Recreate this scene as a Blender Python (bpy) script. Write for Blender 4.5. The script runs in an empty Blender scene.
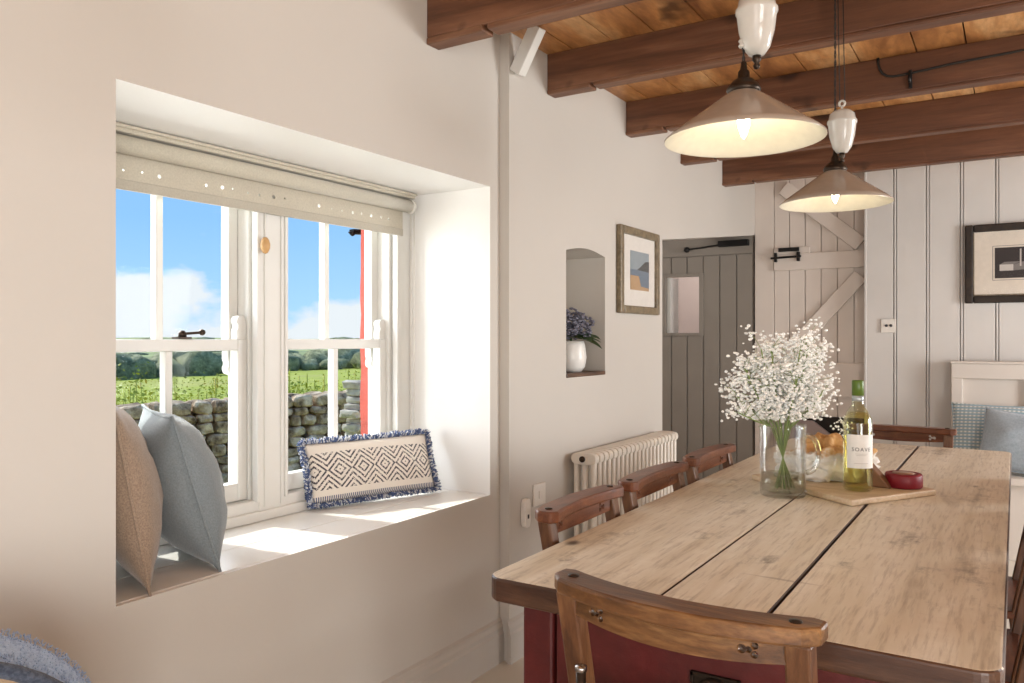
import bpy, bmesh, math, random
from mathutils import Vector, Matrix, noise
random.seed(7)
PI = math.pi
C = bpy.context.scene.collection
sc = bpy.context.scene

# ------------------------------------------------------------------ camera
YAW = math.radians(32.29)
cam = bpy.data.cameras.new('camera')
cam.lens = 28.0; cam.sensor_width = 36.0; cam.clip_start = 0.02; cam.clip_end = 2000
cam.shift_y = -3.5 / 1024
camo = bpy.data.objects.new('camera', cam); C.objects.link(camo)
camo.location = (0, 0, 1.2); camo.rotation_euler = (PI/2, 0, YAW)
sc.camera = camo

# ------------------------------------------------------------------ view and world
sc.view_settings.view_transform = 'Standard'
sc.view_settings.look = 'None'
sc.view_settings.gamma = 1.0
sc.view_settings.exposure = 0.5
sc.view_settings.use_curve_mapping = False
w = bpy.data.worlds.new('sky'); sc.world = w; w.use_nodes = True
nt = w.node_tree; nt.nodes.clear()
def wn(t, **k):
    n = nt.nodes.new(t)
    for a, b in k.items(): setattr(n, a, b)
    return n
tc = wn('ShaderNodeTexCoord'); sep = wn('ShaderNodeSeparateXYZ')
nt.links.new(tc.outputs['Generated'], sep.inputs[0])
grad = wn('ShaderNodeValToRGB')
grad.color_ramp.elements[0].position = 0.0; grad.color_ramp.elements[0].color = (0.36, 0.58, 0.85, 1)
grad.color_ramp.elements[1].position = 0.5; grad.color_ramp.elements[1].color = (0.13, 0.30, 0.64, 1)
e = grad.color_ramp.elements.new(0.14); e.color = (0.23, 0.45, 0.78, 1)
nt.links.new(sep.outputs['Z'], grad.inputs[0])
mp = wn('ShaderNodeMapping'); mp.inputs['Scale'].default_value = (1, 1, 1.9); mp.inputs['Location'].default_value = (0.35, 0.0, 0.12)
nt.links.new(tc.outputs['Generated'], mp.inputs[0])
nz = wn('ShaderNodeTexNoise'); nz.inputs['Scale'].default_value = 5.5; nz.inputs['Detail'].default_value = 7; nz.inputs['Roughness'].default_value = 0.55
nt.links.new(mp.outputs[0], nz.inputs['Vector'])
low = wn('ShaderNodeMapRange'); low.inputs['From Min'].default_value = 0.02; low.inputs['From Max'].default_value = 0.18
low.inputs['To Min'].default_value = 0.14; low.inputs['To Max'].default_value = -0.13
nt.links.new(sep.outputs['Z'], low.inputs[0])
ad = wn('ShaderNodeMath', operation='ADD'); nt.links.new(nz.outputs['Fac'], ad.inputs[0]); nt.links.new(low.outputs[0], ad.inputs[1])
cr = wn('ShaderNodeValToRGB'); cr.color_ramp.elements[0].position = 0.535; cr.color_ramp.elements[1].position = 0.62
nt.links.new(ad.outputs[0], cr.inputs[0])
mx = wn('ShaderNodeMixRGB'); nt.links.new(cr.outputs[0], mx.inputs[0]); nt.links.new(grad.outputs[0], mx.inputs[1]); mx.inputs[2].default_value = (0.64, 0.67, 0.71, 1)
bg = wn('ShaderNodeBackground'); bg.inputs['Strength'].default_value = 1.0
nt.links.new(mx.outputs[0], bg.inputs[0])
wo = wn('ShaderNodeOutputWorld'); nt.links.new(bg.outputs[0], wo.inputs[0])

# ------------------------------------------------------------------ sun, window light and added fill
def lamp(kind, name, loc, energy, col, size=None, size_y=None, aim=None, angle=None):
    l = bpy.data.lights.new(name, kind); l.energy = energy; l.color = col
    if kind == 'AREA':
        l.shape = 'RECTANGLE'; l.size = size; l.size_y = size_y
    if kind == 'SUN': l.angle = angle
    o = bpy.data.objects.new(name, l); C.objects.link(o); o.location = loc
    if aim is not None: o.rotation_euler = Vector(aim).to_track_quat('-Z', 'Y').to_euler()
    return o
el = math.radians(41); travel = Vector((math.cos(el), 0.10, -math.sin(el)))
lamp('SUN', 'sun', (-8, -1, 8), 3.6, (1.0, 0.95, 0.86), aim=travel, angle=math.radians(1.2))
# fill lamps added at unseen openings, and one boosting the left window's sky
lamp('AREA', 'rear_fill', (0.55, -2.52, 1.05), 24, (1.0, 0.96, 0.91), 1.9, 1.85, (0, 1, -0.35))
lamp('AREA', 'side_fill', (2.52, -1.45, 0.85), 84, (1.0, 0.96, 0.91), 1.7, 1.4, (-1, 0.62, -0.42))
lamp('AREA', 'far_side_fill', (2.52, 4.1, 1.25), 78, (0.99, 0.985, 0.98), 1.3, 1.2, (-1, -0.25, -0.22))
lamp('AREA', 'left_window_daylight', (-2.5, 1.7, 1.35), 26, (0.98, 0.98, 1.0), 1.3, 1.2, (1, 0, -0.12))
lamp('AREA', 'passage_fill', (-2.75, 4.25, 2.0), 2.6, (1.0, 0.94, 0.88), 0.4, 0.3, (0.5, 1, -0.6))  # added fill that brightens the passage, no opening there
lamp('AREA', 'hall_fill', (-2.2, 6.4, 2.28), 8.0, (1.0, 0.93, 0.90), 0.7, 0.5, (0, 0.6, -1))  # added lamp lighting the hall wall behind the door pane

# ------------------------------------------------------------------ materials
MATS = {}
class NT:
    """small node builder"""
    def __init__(s, name):
        s.m = bpy.data.materials.new(name); s.m.use_nodes = True
        s.t = s.m.node_tree; s.b = s.t.nodes['Principled BSDF']; s.o = s.t.nodes['Material Output']
        MATS[name] = s.m; s._c = None
    def n(s, t, **k):
        x = s.t.nodes.new(t)
        for a, b in k.items(): setattr(x, a, b)
        return x
    def l(s, a, b): s.t.links.new(a, b)
    def co(s):
        if not s._c: s._c = s.n('ShaderNodeTexCoord').outputs['Object']
        return s._c
    def mapped(s, scale=(1, 1, 1), rot=(0, 0, 0), loc=(0, 0, 0)):
        m = s.n('ShaderNodeMapping'); m.inputs['Scale'].default_value = scale; m.inputs['Rotation'].default_value = rot
        m.inputs['Location'].default_value = loc; s.l(s.co(), m.inputs[0]); return m.outputs[0]
    def noise(s, vec, scale, detail=4, rough=0.5, dist=0):
        x = s.n('ShaderNodeTexNoise'); s.l(vec, x.inputs['Vector']); x.inputs['Scale'].default_value = scale
        x.inputs['Detail'].default_value = detail; x.inputs['Roughness'].default_value = rough; x.inputs['Distortion'].default_value = dist
        return x.outputs['Fac']
    def ramp(s, fac, stops):
        r = s.n('ShaderNodeValToRGB'); el = r.color_ramp.elements
        while len(el) < len(stops): el.new(0.5)
        for e_, (p, c) in zip(el, stops):
            e_.position = p; e_.color = (c, c, c, 1) if not hasattr(c, '__len__') else tuple(c) + (1,)
        s.l(fac, r.inputs[0]); return r.outputs[0]
    def mix(s, fac, a, b, mode='MIX'):
        x = s.n('ShaderNodeMixRGB', blend_type=mode)
        for i, v in zip((0, 1, 2), (fac, a, b)):
            if isinstance(v, bpy.types.NodeSocket): s.l(v, x.inputs[i])
            elif i == 0: x.inputs[0].default_value = v
            else: x.inputs[i].default_value = tuple(v) + (1,)
        return x.outputs[0]
    def math(s, op, a, b=None, c=None):
        x = s.n('ShaderNodeMath', operation=op)
        for i, v in enumerate((a, b, c)):
            if v is None: continue
            if isinstance(v, bpy.types.NodeSocket): s.l(v, x.inputs[i])
            else: x.inputs[i].default_value = v
        return x.outputs[0]
    def xyz(s):
        x = s.n('ShaderNodeSeparateXYZ'); s.l(s.co(), x.inputs[0]); return x.outputs
    def bump(s, h, strength=0.2, dist=0.01):
        x = s.n('ShaderNodeBump'); x.inputs['Strength'].default_value = strength; x.inputs['Distance'].default_value = dist
        s.l(h, x.inputs['Height']); s.l(x.outputs[0], s.b.inputs['Normal'])
    def col(s, c):
        if isinstance(c, bpy.types.NodeSocket): s.l(c, s.b.inputs['Base Color'])
        else: s.b.inputs['Base Color'].default_value = tuple(c) + (1,)
    def rough(s, r):
        if isinstance(r, bpy.types.NodeSocket): s.l(r, s.b.inputs['Roughness'])
        else: s.b.inputs['Roughness'].default_value = r

def paint(name, c, rough=0.6, bump=0.08, scale=9, var=0.05, dist=0.01):
    t = NT(name); v = t.mapped()
    n = t.noise(v, scale, 5); c2 = tuple(x * (1 - var * 2) for x in c)
    t.col(t.mix(t.ramp(n, [(0.3, 0.0), (0.7, 1.0)]), c2, c)); t.rough(rough)
    if bump: t.bump(t.noise(v, scale * 1.7, 6, 0.6), bump, dist)
    return t.m
def plain(name, c, rough=0.5, metal=0.0, spec=None):
    t = NT(name); n = t.noise(t.mapped(), 40, 3)
    t.col(t.mix(t.ramp(n, [(0.3, 0.0), (0.7, 1.0)]), tuple(x * 0.93 for x in c), c)); t.rough(rough); t.b.inputs['Metallic'].default_value = metal
    return t.m
def wood(name, dark, mid, light, grain=(1, 1, 1), scale=6, rough=0.5, knots=0.0, bump=0.15):
    """grain: stretch of the coordinates; small along the board"""
    t = NT(name); v = t.mapped(grain)
    a = t.noise(v, scale, 8, 0.62, 0.6); b = t.noise(v, scale * 6, 4, 0.6)
    c = t.ramp(a, [(0.28, dark), (0.5, mid), (0.72, light)])
    c = t.mix(t.ramp(b, [(0.35, 0.35), (0.6, 0.0)]), c, dark)
    if knots:
        k = t.noise(t.mapped((1.0, 1.0, 1.0)), 3.2, 3, 0.6)
        c = t.mix(t.ramp(k, [(0.62, 0.0), (0.72, knots)]), c, tuple(x * 0.35 for x in dark))
    t.col(c); t.rough(rough); t.bump(b, bump, 0.004)
    return t.m

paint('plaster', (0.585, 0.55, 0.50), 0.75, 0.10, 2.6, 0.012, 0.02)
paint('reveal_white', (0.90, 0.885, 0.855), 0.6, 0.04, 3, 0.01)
paint('window_white', (0.74, 0.73, 0.69), 0.35, 0.02, 6, 0.02)
t = NT('sill_white'); g = t.noise(t.mapped((5, 1, 1)), 4, 5)
t.col(t.mix(t.ramp(g, [(0.62, 0.0), (0.75, 0.3)]), (0.88, 0.865, 0.83), (0.62, 0.55, 0.46))); t.rough(0.28); t.bump(g, 0.05, 0.004)
paint('trim_cream', (0.54, 0.50, 0.45), 0.5, 0.03, 5, 0.02)
paint('grooved_panel_white', (0.66, 0.635, 0.605), 0.38, 0.05, 4, 0.03)
paint('pink_cream', (0.72, 0.645, 0.58), 0.5, 0.04, 5, 0.03)
paint('door_taupe', (0.27, 0.24, 0.205), 0.5, 0.05, 5, 0.04)
paint('lobby_pink', (0.72, 0.62, 0.57), 0.7, 0.05, 3, 0.02)
paint('floor_cream', (0.70, 0.66, 0.58), 0.35, 0.02, 3, 0.03)
paint('mauve_paint', (0.33, 0.26, 0.24), 0.6, 0.03, 3, 0.03)
paint('radiator_cream', (0.78, 0.72, 0.63), 0.35, 0.0, 5, 0.01)
paint('settle_cream', (0.66, 0.60, 0.54), 0.45, 0.03, 5, 0.02)
paint('red_paint', (0.115, 0.014, 0.012), 0.42, 0.15, 22, 0.16)
paint('exterior_red', (0.34, 0.055, 0.035), 0.85, 0.5, 16, 0.12)
plain('black_iron', (0.018, 0.017, 0.017), 0.45, 0.6)
plain('dark_bronze', (0.05, 0.035, 0.025), 0.4, 0.8)
plain('steel', (0.45, 0.43, 0.42), 0.25, 1.0)
plain('dark_void', (0.02, 0.015, 0.012), 0.8)
plain('white_plastic', (0.80, 0.76, 0.70), 0.35)
plain('black_cord', (0.02, 0.018, 0.015), 0.7)
plain('ceramic_white', (0.62, 0.59, 0.54), 0.18)
plain('pot_white', (0.80, 0.79, 0.75), 0.3)
plain('shade_outer', (0.40, 0.335, 0.275), 0.16)
plain('shade_inner', (0.80, 0.76, 0.63), 0.25)
plain('acorn_wood', (0.58, 0.34, 0.14), 0.4)
plain('red_wax', (0.20, 0.004, 0.014), 0.5)
plain('tin_top', (0.30, 0.16, 0.10), 0.4)
plain('capsule_green', (0.09, 0.16, 0.02), 0.35)
plain('capsule_band', (0.45, 0.50, 0.52), 0.3, 0.4)
plain('label_paper', (0.83, 0.82, 0.78), 0.6)
plain('ink', (0.05, 0.05, 0.055), 0.6)
plain('pale_ink', (0.55, 0.54, 0.50), 0.6)
plain('mat_board', (0.80, 0.76, 0.70), 0.7)
plain('mat_board_cream', (0.78, 0.70, 0.60), 0.7)
plain('stem_green', (0.22, 0.30, 0.09), 0.5)
plain('blossom_white', (0.95, 0.95, 0.92), 0.6)
plain('hydrangea_petal', (0.16, 0.16, 0.205), 0.6)
plain('leaf_green', (0.06, 0.11, 0.035), 0.4)
plain('fringe_navy', (0.09, 0.13, 0.26), 0.9)
plain('fringe_white', (0.66, 0.68, 0.72), 0.9)
plain('bread_crust', (0.19, 0.085, 0.035), 0.6)
plain('print_black', (0.030, 0.022, 0.022), 0.5)
plain('print_pale', (0.62, 0.58, 0.54), 0.6)
plain('print_grey', (0.22, 0.20, 0.19), 0.6)
plain('print_sky', (0.30, 0.35, 0.38), 0.6)
plain('print_sea', (0.16, 0.21, 0.27), 0.6)
plain('print_hill', (0.07, 0.07, 0.07), 0.6)
plain('print_sand', (0.50, 0.32, 0.17), 0.6)

wood('beam_wood', (0.045, 0.018, 0.009), (0.165, 0.066, 0.032), (0.30, 0.15, 0.08), (0.22, 2.5, 2.5), 3.0, 0.5, 0.9, 0.3)
wood('deck_wood', (0.18, 0.06, 0.02), (0.54, 0.25, 0.085), (0.80, 0.52, 0.26), (2.2, 0.6, 2.5), 3.2, 0.4, 0.85, 0.25)
wood('chair_wood', (0.040, 0.015, 0.006), (0.16, 0.070, 0.024), (0.36, 0.185, 0.07), (0.5, 3.5, 3.5), 9, 0.33, 0.5)
wood('chair_wood_red', (0.045, 0.014, 0.007), (0.17, 0.055, 0.022), (0.30, 0.12, 0.05), (0.6, 3, 3), 8, 0.33, 0.2)
wood('chair_post', (0.05, 0.019, 0.009), (0.14, 0.058, 0.024), (0.23, 0.11, 0.048), (3, 3, 0.5), 8, 0.38, 0.2)
wood('board_wood', (0.42, 0.29, 0.16), (0.58, 0.43, 0.27), (0.68, 0.55, 0.38), (1, 4, 4), 6, 0.5)
wood('shelf_wood', (0.05, 0.025, 0.014), (0.11, 0.055, 0.03), (0.16, 0.09, 0.05), (3, 0.5, 3), 8, 0.5)
wood('frame_gilt', (0.10, 0.075, 0.04), (0.21, 0.16, 0.095), (0.31, 0.245, 0.15), (2, 2, 2), 14, 0.35)
wood('frame_dark', (0.010, 0.006, 0.004), (0.022, 0.013, 0.008), (0.045, 0.026, 0.014), (2, 2, 2), 14, 0.6)
wood('tan_upholstery', (0.30, 0.20, 0.12), (0.42, 0.30, 0.19), (0.52, 0.40, 0.27), (3, 3, 3), 22, 0.8)

# scrubbed table top
t = NT('table_scrubbed')
v = t.mapped((5.5, 0.42, 3)); cross = t.mapped((0.35, 7.0, 3))
a = t.noise(v, 3.0, 8, 0.62, 0.8); fine = t.noise(v, 26, 4, 0.6); cr_ = t.noise(cross, 3.5, 5, 0.6)
c = t.ramp(a, [(0.26, (0.40, 0.31, 0.205)), (0.40, (0.68, 0.60, 0.46)), (0.66, (0.84, 0.79, 0.68))])
c = t.mix(t.ramp(cr_, [(0.40, 0.0), (0.62, 0.38)]), c, (0.70, 0.62, 0.50))
c = t.mix(t.ramp(fine, [(0.34, 0.32), (0.50, 0.0)]), c, (0.22, 0.15, 0.085))
st = t.noise(t.mapped((2.2, 1.3, 1)), 3.1, 9, 0.72)
sc_ = t.noise(t.mapped((1.1, 13, 1)), 3.3, 4, 0.6)
c = t.mix(t.ramp(sc_, [(0.66, 0.0), (0.72, 0.4)]), c, (0.16, 0.10, 0.06))
st2 = t.noise(t.mapped((9, 5, 1), loc=(2, 1, 0)), 3.0, 4, 0.6)
c = t.mix(t.math('MULTIPLY', t.ramp(st2, [(0.55, 0.0), (0.66, 0.6)]), t.ramp(st, [(0.53, 0.0), (0.62, 0.9)])), c, (0.10, 0.07, 0.045))
c = t.mix(t.ramp(st, [(0.57, 0.0), (0.70, 0.62)]), c, (0.105, 0.075, 0.05))
vo = t.n('ShaderNodeTexVoronoi'); t.l(t.mapped((1, 0.62, 1), loc=(0.31, 0.17, 0)), vo.inputs['Vector']); vo.inputs['Scale'].default_value = 3.6
c = t.mix(t.ramp(vo.outputs['Distance'], [(0.03, 0.9), (0.065, 0.0)]), c, (0.06, 0.035, 0.02))
t.col(c); t.rough(t.ramp(a, [(0.3, 0.34), (0.8, 0.52)])); t.bump(t.mix(0.5, fine, cr_), 0.22, 0.004)
wood('table_edge', (0.028, 0.011, 0.006), (0.07, 0.030, 0.016), (0.14, 0.068, 0.035), (0.5, 0.5, 3), 8, 0.38, 0.2)

def cloth(name, c1, c2, scale=240, bump=0.3):
    t = NT(name); v = t.mapped(); a = t.noise(v, scale, 2, 0.7); b = t.noise(v, 5, 4)
    c = t.mix(t.ramp(a, [(0.35, 0.0), (0.65, 1.0)]), c1, c2)
    c = t.mix(t.ramp(b, [(0.3, 0.25), (0.7, 0.0)]), c, tuple(x * 0.75 for x in c1))
    t.col(c); t.rough(0.9); t.bump(a, bump, 0.002); t.b.inputs['Sheen Weight'].default_value = 0.25
    return t
cloth('tan_linen', (0.24, 0.17, 0.12), (0.36, 0.265, 0.19))
cloth('slate_velvet', (0.17, 0.20, 0.215), (0.23, 0.265, 0.28))
cloth('pale_blue_cotton', (0.34, 0.42, 0.49), (0.45, 0.53, 0.60), 90)
cloth('blue_wool', (0.32, 0.46, 0.70), (0.50, 0.66, 0.90), 160, 0.8)
cloth('navy_rope', (0.03, 0.04, 0.065), (0.08, 0.10, 0.14), 160, 0.8)
cloth('blind_linen', (0.50, 0.455, 0.37), (0.58, 0.53, 0.43), 200, 0.1)
cloth('blind_hem', (0.44, 0.40, 0.33), (0.50, 0.46, 0.38), 200, 0.1)

# woven lattice cushion: nested diamonds in dark thread on cream
t = cloth('diamond_weave', (0.62, 0.54, 0.45), (0.72, 0.65, 0.56), 300, 0.3)
x, y, z = t.xyz()
tri = t.math('PINGPONG', t.math('MULTIPLY', t.math('ADD', x, 10.0), 1 / 0.085), 0.5)          # 0..0.5
d = t.math('ADD', t.math('MULTIPLY', tri, 2.0), t.math('MULTIPLY', t.math('ABSOLUTE', z), 1 / 0.042))
line = t.math('LESS_THAN', t.math('FRACT', t.math('MULTIPLY', t.math('ADD', d, 0.12), 2.15)), 0.42)
dots = t.math('GREATER_THAN', t.noise(t.mapped(), 190, 2, 0.7), 0.42)
line = t.math('MULTIPLY', line, dots)
inside = t.math('LESS_THAN', t.math('ABSOLUTE', z), 0.063)
stripe = t.math('LESS_THAN', t.math('FRACT', t.math('MULTIPLY', t.math('ADD', x, 10.0), 130.0)), 0.55)
band = t.math('MULTIPLY', t.math('LESS_THAN', z, -0.083), stripe)
base = t.mix(t.math('MULTIPLY', line, inside), (0.76, 0.70, 0.62), (0.055, 0.05, 0.06))
t.col(t.mix(band, base, (0.10, 0.12, 0.20)))
# check cushion on the settle
t = cloth('check_weave', (0.50, 0.55, 0.58), (0.62, 0.66, 0.68), 200, 0.3)
x, y, z = t.xyz()
ca = t.math('LESS_THAN', t.math('FRACT', t.math('MULTIPLY', t.math('ADD', x, 10.0), 46.0)), 0.5)
cb = t.math('LESS_THAN', t.math('FRACT', t.math('MULTIPLY', t.math('ADD', z, 10.0), 52.0)), 0.5)
t.col(t.mix(t.math('MULTIPLY', ca, cb), t.mix(cb, (0.27, 0.40, 0.48), (0.40, 0.46, 0.44)), (0.68, 0.70, 0.68)))

# glass: thin, lets the daylight through
def glass(name, tint, gloss=0.08, edge=0.0, refl=0.6):
    t = NT(name); tr = t.n('ShaderNodeBsdfTransparent'); tr.inputs[0].default_value = tuple(tint) + (1,)
    gl = t.n('ShaderNodeBsdfGlossy'); gl.inputs['Roughness'].default_value = 0.03
    lw = t.n('ShaderNodeLayerWeight'); lw.inputs['Blend'].default_value = 0.25 + edge
    f = t.math('MULTIPLY_ADD', lw.outputs['Fresnel' if not edge else 'Facing'], refl, gloss * 0.3)
    ms = t.n('ShaderNodeMixShader'); t.l(f, ms.inputs[0]); t.l(tr.outputs[0], ms.inputs[1]); t.l(gl.outputs[0], ms.inputs[2])
    t.l(ms.outputs[0], t.o.inputs['Surface']); return t.m
glass('pane_glass', (0.97, 0.985, 0.98), 0.003, 0.0, 0.04)
glass('picture_glass', (0.985, 0.985, 0.985), 0.01, -0.2)
glass('handle_glass', (0.92, 0.94, 0.94), 0.3, 0.12, 0.9)
glass('jug_glass', (0.955, 0.965, 0.965), 0.10, 0.03)
glass('bottle_glass', (0.93, 0.95, 0.80), 0.15, 0.05)
glass('wine', (0.93, 0.89, 0.58), 0.05, 0.02)
glass('water', (0.90, 0.93, 0.84), 0.1, 0.02)
t = NT('bulb_glow'); t.b.inputs['Emission Color'].default_value = (1.0, 0.84, 0.60, 1); t.b.inputs['Emission Strength'].default_value = 36
t.col((0.9, 0.85, 0.7))

# bread: golden crust with flour on its lower half
t = NT('loaf_crust'); n1 = t.noise(t.mapped(), 26, 5, 0.65); x, y, z = t.xyz()
c = t.ramp(t.noise(t.mapped(), 14, 5), [(0.35, (0.42, 0.19, 0.06)), (0.55, (0.68, 0.40, 0.15)), (0.7, (0.80, 0.62, 0.35))])
fl = t.math('ADD', t.math('MULTIPLY', z, -16.0), t.math('MULTIPLY', n1, 1.6))
t.col(t.mix(t.ramp(fl, [(0.05, 0.0), (0.35, 1.0)]), c, (0.84, 0.80, 0.72))); t.rough(0.8); t.bump(n1, 0.9, 0.01)
# outdoors
t = NT('field_green'); v = t.mapped(); a = t.noise(v, 0.05, 6, 0.6); b = t.noise(v, 0.9, 6, 0.7)
c = t.ramp(a, [(0.35, (0.34, 0.36, 0.03)), (0.5, (0.46, 0.50, 0.04)), (0.68, (0.52, 0.46, 0.12))])
t.col(t.mix(t.ramp(b, [(0.4, 0.4), (0.65, 0.0)]), c, (0.10, 0.13, 0.04))); t.rough(0.95)
t = NT('hill_green'); v = t.mapped((1, 0.45, 1)); a = t.noise(v, 0.03, 8, 0.7)
t.col(t.ramp(a, [(0.40, (0.17, 0.20, 0.10)), (0.5, (0.34, 0.38, 0.15)), (0.6, (0.50, 0.52, 0.22))])); t.rough(0.95)
t = NT('stone'); v = t.mapped(); a = t.noise(v, 6, 7, 0.65)
t.col(t.ramp(a, [(0.36, (0.14, 0.085, 0.045)), (0.5, (0.50, 0.355, 0.22)), (0.64, (0.85, 0.68, 0.48))])); t.rough(0.9); t.bump(t.noise(v, 22, 5, 0.7), 0.8, 0.03)
t = NT('pale_stone'); v = t.mapped(); a = t.noise(v, 7, 7, 0.65)
t.col(t.ramp(a, [(0.33, (0.28, 0.25, 0.21)), (0.5, (0.50, 0.46, 0.39)), (0.7, (0.68, 0.64, 0.56))])); t.rough(0.9); t.bump(a, 0.8, 0.03)
t = NT('scrub_leaf'); a = t.noise(t.mapped(), 1.6, 4); t.col(t.ramp(a, [(0.35, (0.26, 0.30, 0.03)), (0.55, (0.52, 0.52, 0.06)), (0.7, (0.68, 0.50, 0.15))])); t.rough(0.8)
t = NT('woodland'); a = t.noise(t.mapped(), 0.9, 9, 0.8); t.col(t.ramp(a, [(0.38, (0.15, 0.16, 0.08)), (0.5, (0.36, 0.38, 0.20)), (0.6, (0.60, 0.58, 0.34))])); t.rough(0.95); t.bump(a, 1.0, 0.6)

# ------------------------------------------------------------------ mesh helpers
ICO = {}
class MB:
    def __init__(s): s.bm = bmesh.new()
    def poly(s, vs, fs, mi=0):
        b = [s.bm.verts.new(v) for v in vs]; out = []
        for f in fs:
            try:
                q = s.bm.faces.new([b[i] for i in f]); q.material_index = mi; out.append(q)
            except ValueError: pass
        return b
    def box(s, x0, x1, y0, y1, z0, z1, M=None, mi=0):
        vs = [Vector((x, y, z)) for x in (x0, x1) for y in (y0, y1) for z in (z0, z1)]
        if M: vs = [M @ v for v in vs]
        s.poly(vs, [(0, 1, 3, 2), (4, 6, 7, 5), (0, 4, 5, 1), (2, 3, 7, 6), (0, 2, 6, 4), (1, 5, 7, 3)], mi); return s
    def bar(s, p0, p1, wd, dp, up=(0, 0, 1), wd2=None, dp2=None, mi=0):
        """rectangular bar; wd across, dp along up-ish"""
        p0 = Vector(p0); p1 = Vector(p1); d = (p1 - p0).normalized(); u = Vector(up)
        sd = d.cross(u).normalized(); u = sd.cross(d).normalized(); vs = []
        for p, a, b in ((p0, wd, dp), (p1, wd2 or wd, dp2 or dp)):
            for i, j in ((-1, -1), (1, -1), (1, 1), (-1, 1)): vs.append(p + sd * (i * a / 2) + u * (j * b / 2))
        s.poly(vs, [(3, 2, 1, 0), (4, 5, 6, 7), (0, 1, 5, 4), (1, 2, 6, 5), (2, 3, 7, 6), (3, 0, 4, 7)], mi); return s
    def tube(s, pts, r, n=10, closed=False, r2=None, mi=0):
        pts = [Vector(p) for p in pts]; rings = []; N = len(pts); prev = None
        for i, p in enumerate(pts):
            a = pts[(i - 1) % N] if (closed or i > 0) else p
            b = pts[(i + 1) % N] if (closed or i < N - 1) else p
            d = (b - a).normalized()
            if prev is None:
                u = d.orthogonal().normalized()
            else:
                u = (prev - d * prev.dot(d)); u = u.normalized() if u.length > 1e-6 else d.orthogonal().normalized()
            prev = u; sd = d.cross(u)
            rr = r if r2 is None else r + (r2 - r) * i / max(1, N - 1)
            rings.append([s.bm.verts.new(p + (u * math.cos(k * 2 * PI / n) + sd * math.sin(k * 2 * PI / n)) * rr) for k in range(n)])
        rng = range(N if closed else N - 1)
        for i in rng:
            A = rings[i]; B = rings[(i + 1) % N]
            for k in range(n):
                f = s.bm.faces.new((A[k], A[(k + 1) % n], B[(k + 1) % n], B[k])); f.material_index = mi; f.smooth = True
        if not closed:
            for R in (rings[0][::-1], rings[-1]):
                f = s.bm.faces.new(R); f.material_index = mi
        return s
    def lathe(s, prof, n=32, c=(0, 0, 0), mi=0, M=None):
        c = Vector(c); rings = []
        for r, z in prof:
            if r < 1e-5: vs = [Vector((0, 0, z))]
            else: vs = [Vector((r * math.cos(k * 2 * PI / n), r * math.sin(k * 2 * PI / n), z)) for k in range(n)]
            rings.append([s.bm.verts.new((M @ v if M else v) + c) for v in vs])
        for A, B in zip(rings, rings[1:]):
            if len(A) == 1 and len(B) == 1: continue
            for k in range(n):
                k2 = (k + 1) % n
                if len(A) == 1: q = (A[0], B[k2], B[k])
                elif len(B) == 1: q = (A[k], A[k2], B[0])
                else: q = (A[k], A[k2], B[k2], B[k])
                f = s.bm.faces.new(q); f.material_index = mi; f.smooth = True
        return s
    def prism(s, outline, axis, a, b, mi=0):
        """outline of 2-D points; extruded along axis from a to b"""
        def P(p, h):
            if axis == 'x': return (h, p[0], p[1])
            if axis == 'y': return (p[0], h, p[1])
            return (p[0], p[1], h)
        n = len(outline); vs = [P(p, a) for p in outline] + [P(p, b) for p in outline]
        fs = [tuple(range(n))[::-1], tuple(range(n, 2 * n))] + [(i, (i + 1) % n, n + (i + 1) % n, n + i) for i in range(n)]
        s.poly(vs, fs, mi); return s
    def ico(s, c, r, sub=1, sc3=(1, 1, 1), rnd=0.0, mi=0, rot=None, boxy=1.0):
        if sub not in ICO:
            q = bmesh.new(); bmesh.ops.create_icosphere(q, subdivisions=sub, radius=1)
            ICO[sub] = ([v.co.copy() for v in q.verts], [tuple(v.index for v in f.verts) for f in q.faces]); q.free()
        M = rot or Matrix.Identity(3); c = Vector(c); bv = []
        for co in ICO[sub][0]:
            k = r * (1 + random.uniform(-rnd, rnd))
            if boxy != 1.0: co = Vector([math.copysign(abs(q) ** boxy, q) for q in co])
            bv.append(s.bm.verts.new(M @ Vector((co.x * sc3[0] * k, co.y * sc3[1] * k, co.z * sc3[2] * k)) + c))
        for f in ICO[sub][1]: s.bm.faces.new([bv[i] for i in f]).material_index = mi
        return s
    def build(s, name, mat, parent=None, smooth=False, bevel=0.0, world=True, seg=2, subd=0):
        bmesh.ops.recalc_face_normals(s.bm, faces=s.bm.faces)
        me = bpy.data.meshes.new(name)
        if parent is not None and world:
            off = Vector(parent.location)
            for v in s.bm.verts: v.co -= off
        s.bm.to_mesh(me); s.bm.free()
        for m in (mat if isinstance(mat, (list, tuple)) else [mat]): me.materials.append(MATS[m])
        if smooth:
            for p in me.polygons: p.use_smooth = True
        o = bpy.data.objects.new(name, me); C.objects.link(o)
        if parent is not None: o.parent = parent
        if bevel:
            b = o.modifiers.new('bevel', 'BEVEL'); b.width = bevel; b.segments = seg; b.limit_method = 'ANGLE'; b.angle_limit = math.radians(40); b.harden_normals = False
        if subd:
            m = o.modifiers.new('subd', 'SUBSURF'); m.levels = subd; m.render_levels = subd
        return o
def tag(o, label=None, cat=None, group=None, kind=None):
    if label: o['label'] = label
    if cat: o['category'] = cat
    if group: o['group'] = group
    if kind: o['kind'] = kind
    return o
def thing(name, loc, label, cat, group=None, rz=0):
    o = bpy.data.objects.new(name, None); C.objects.link(o); o.location = loc; o.rotation_euler = (0, 0, rz); o.empty_display_size = 0.05
    return tag(o, label, cat, group)
def struct(o): return tag(o, kind='structure')
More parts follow.
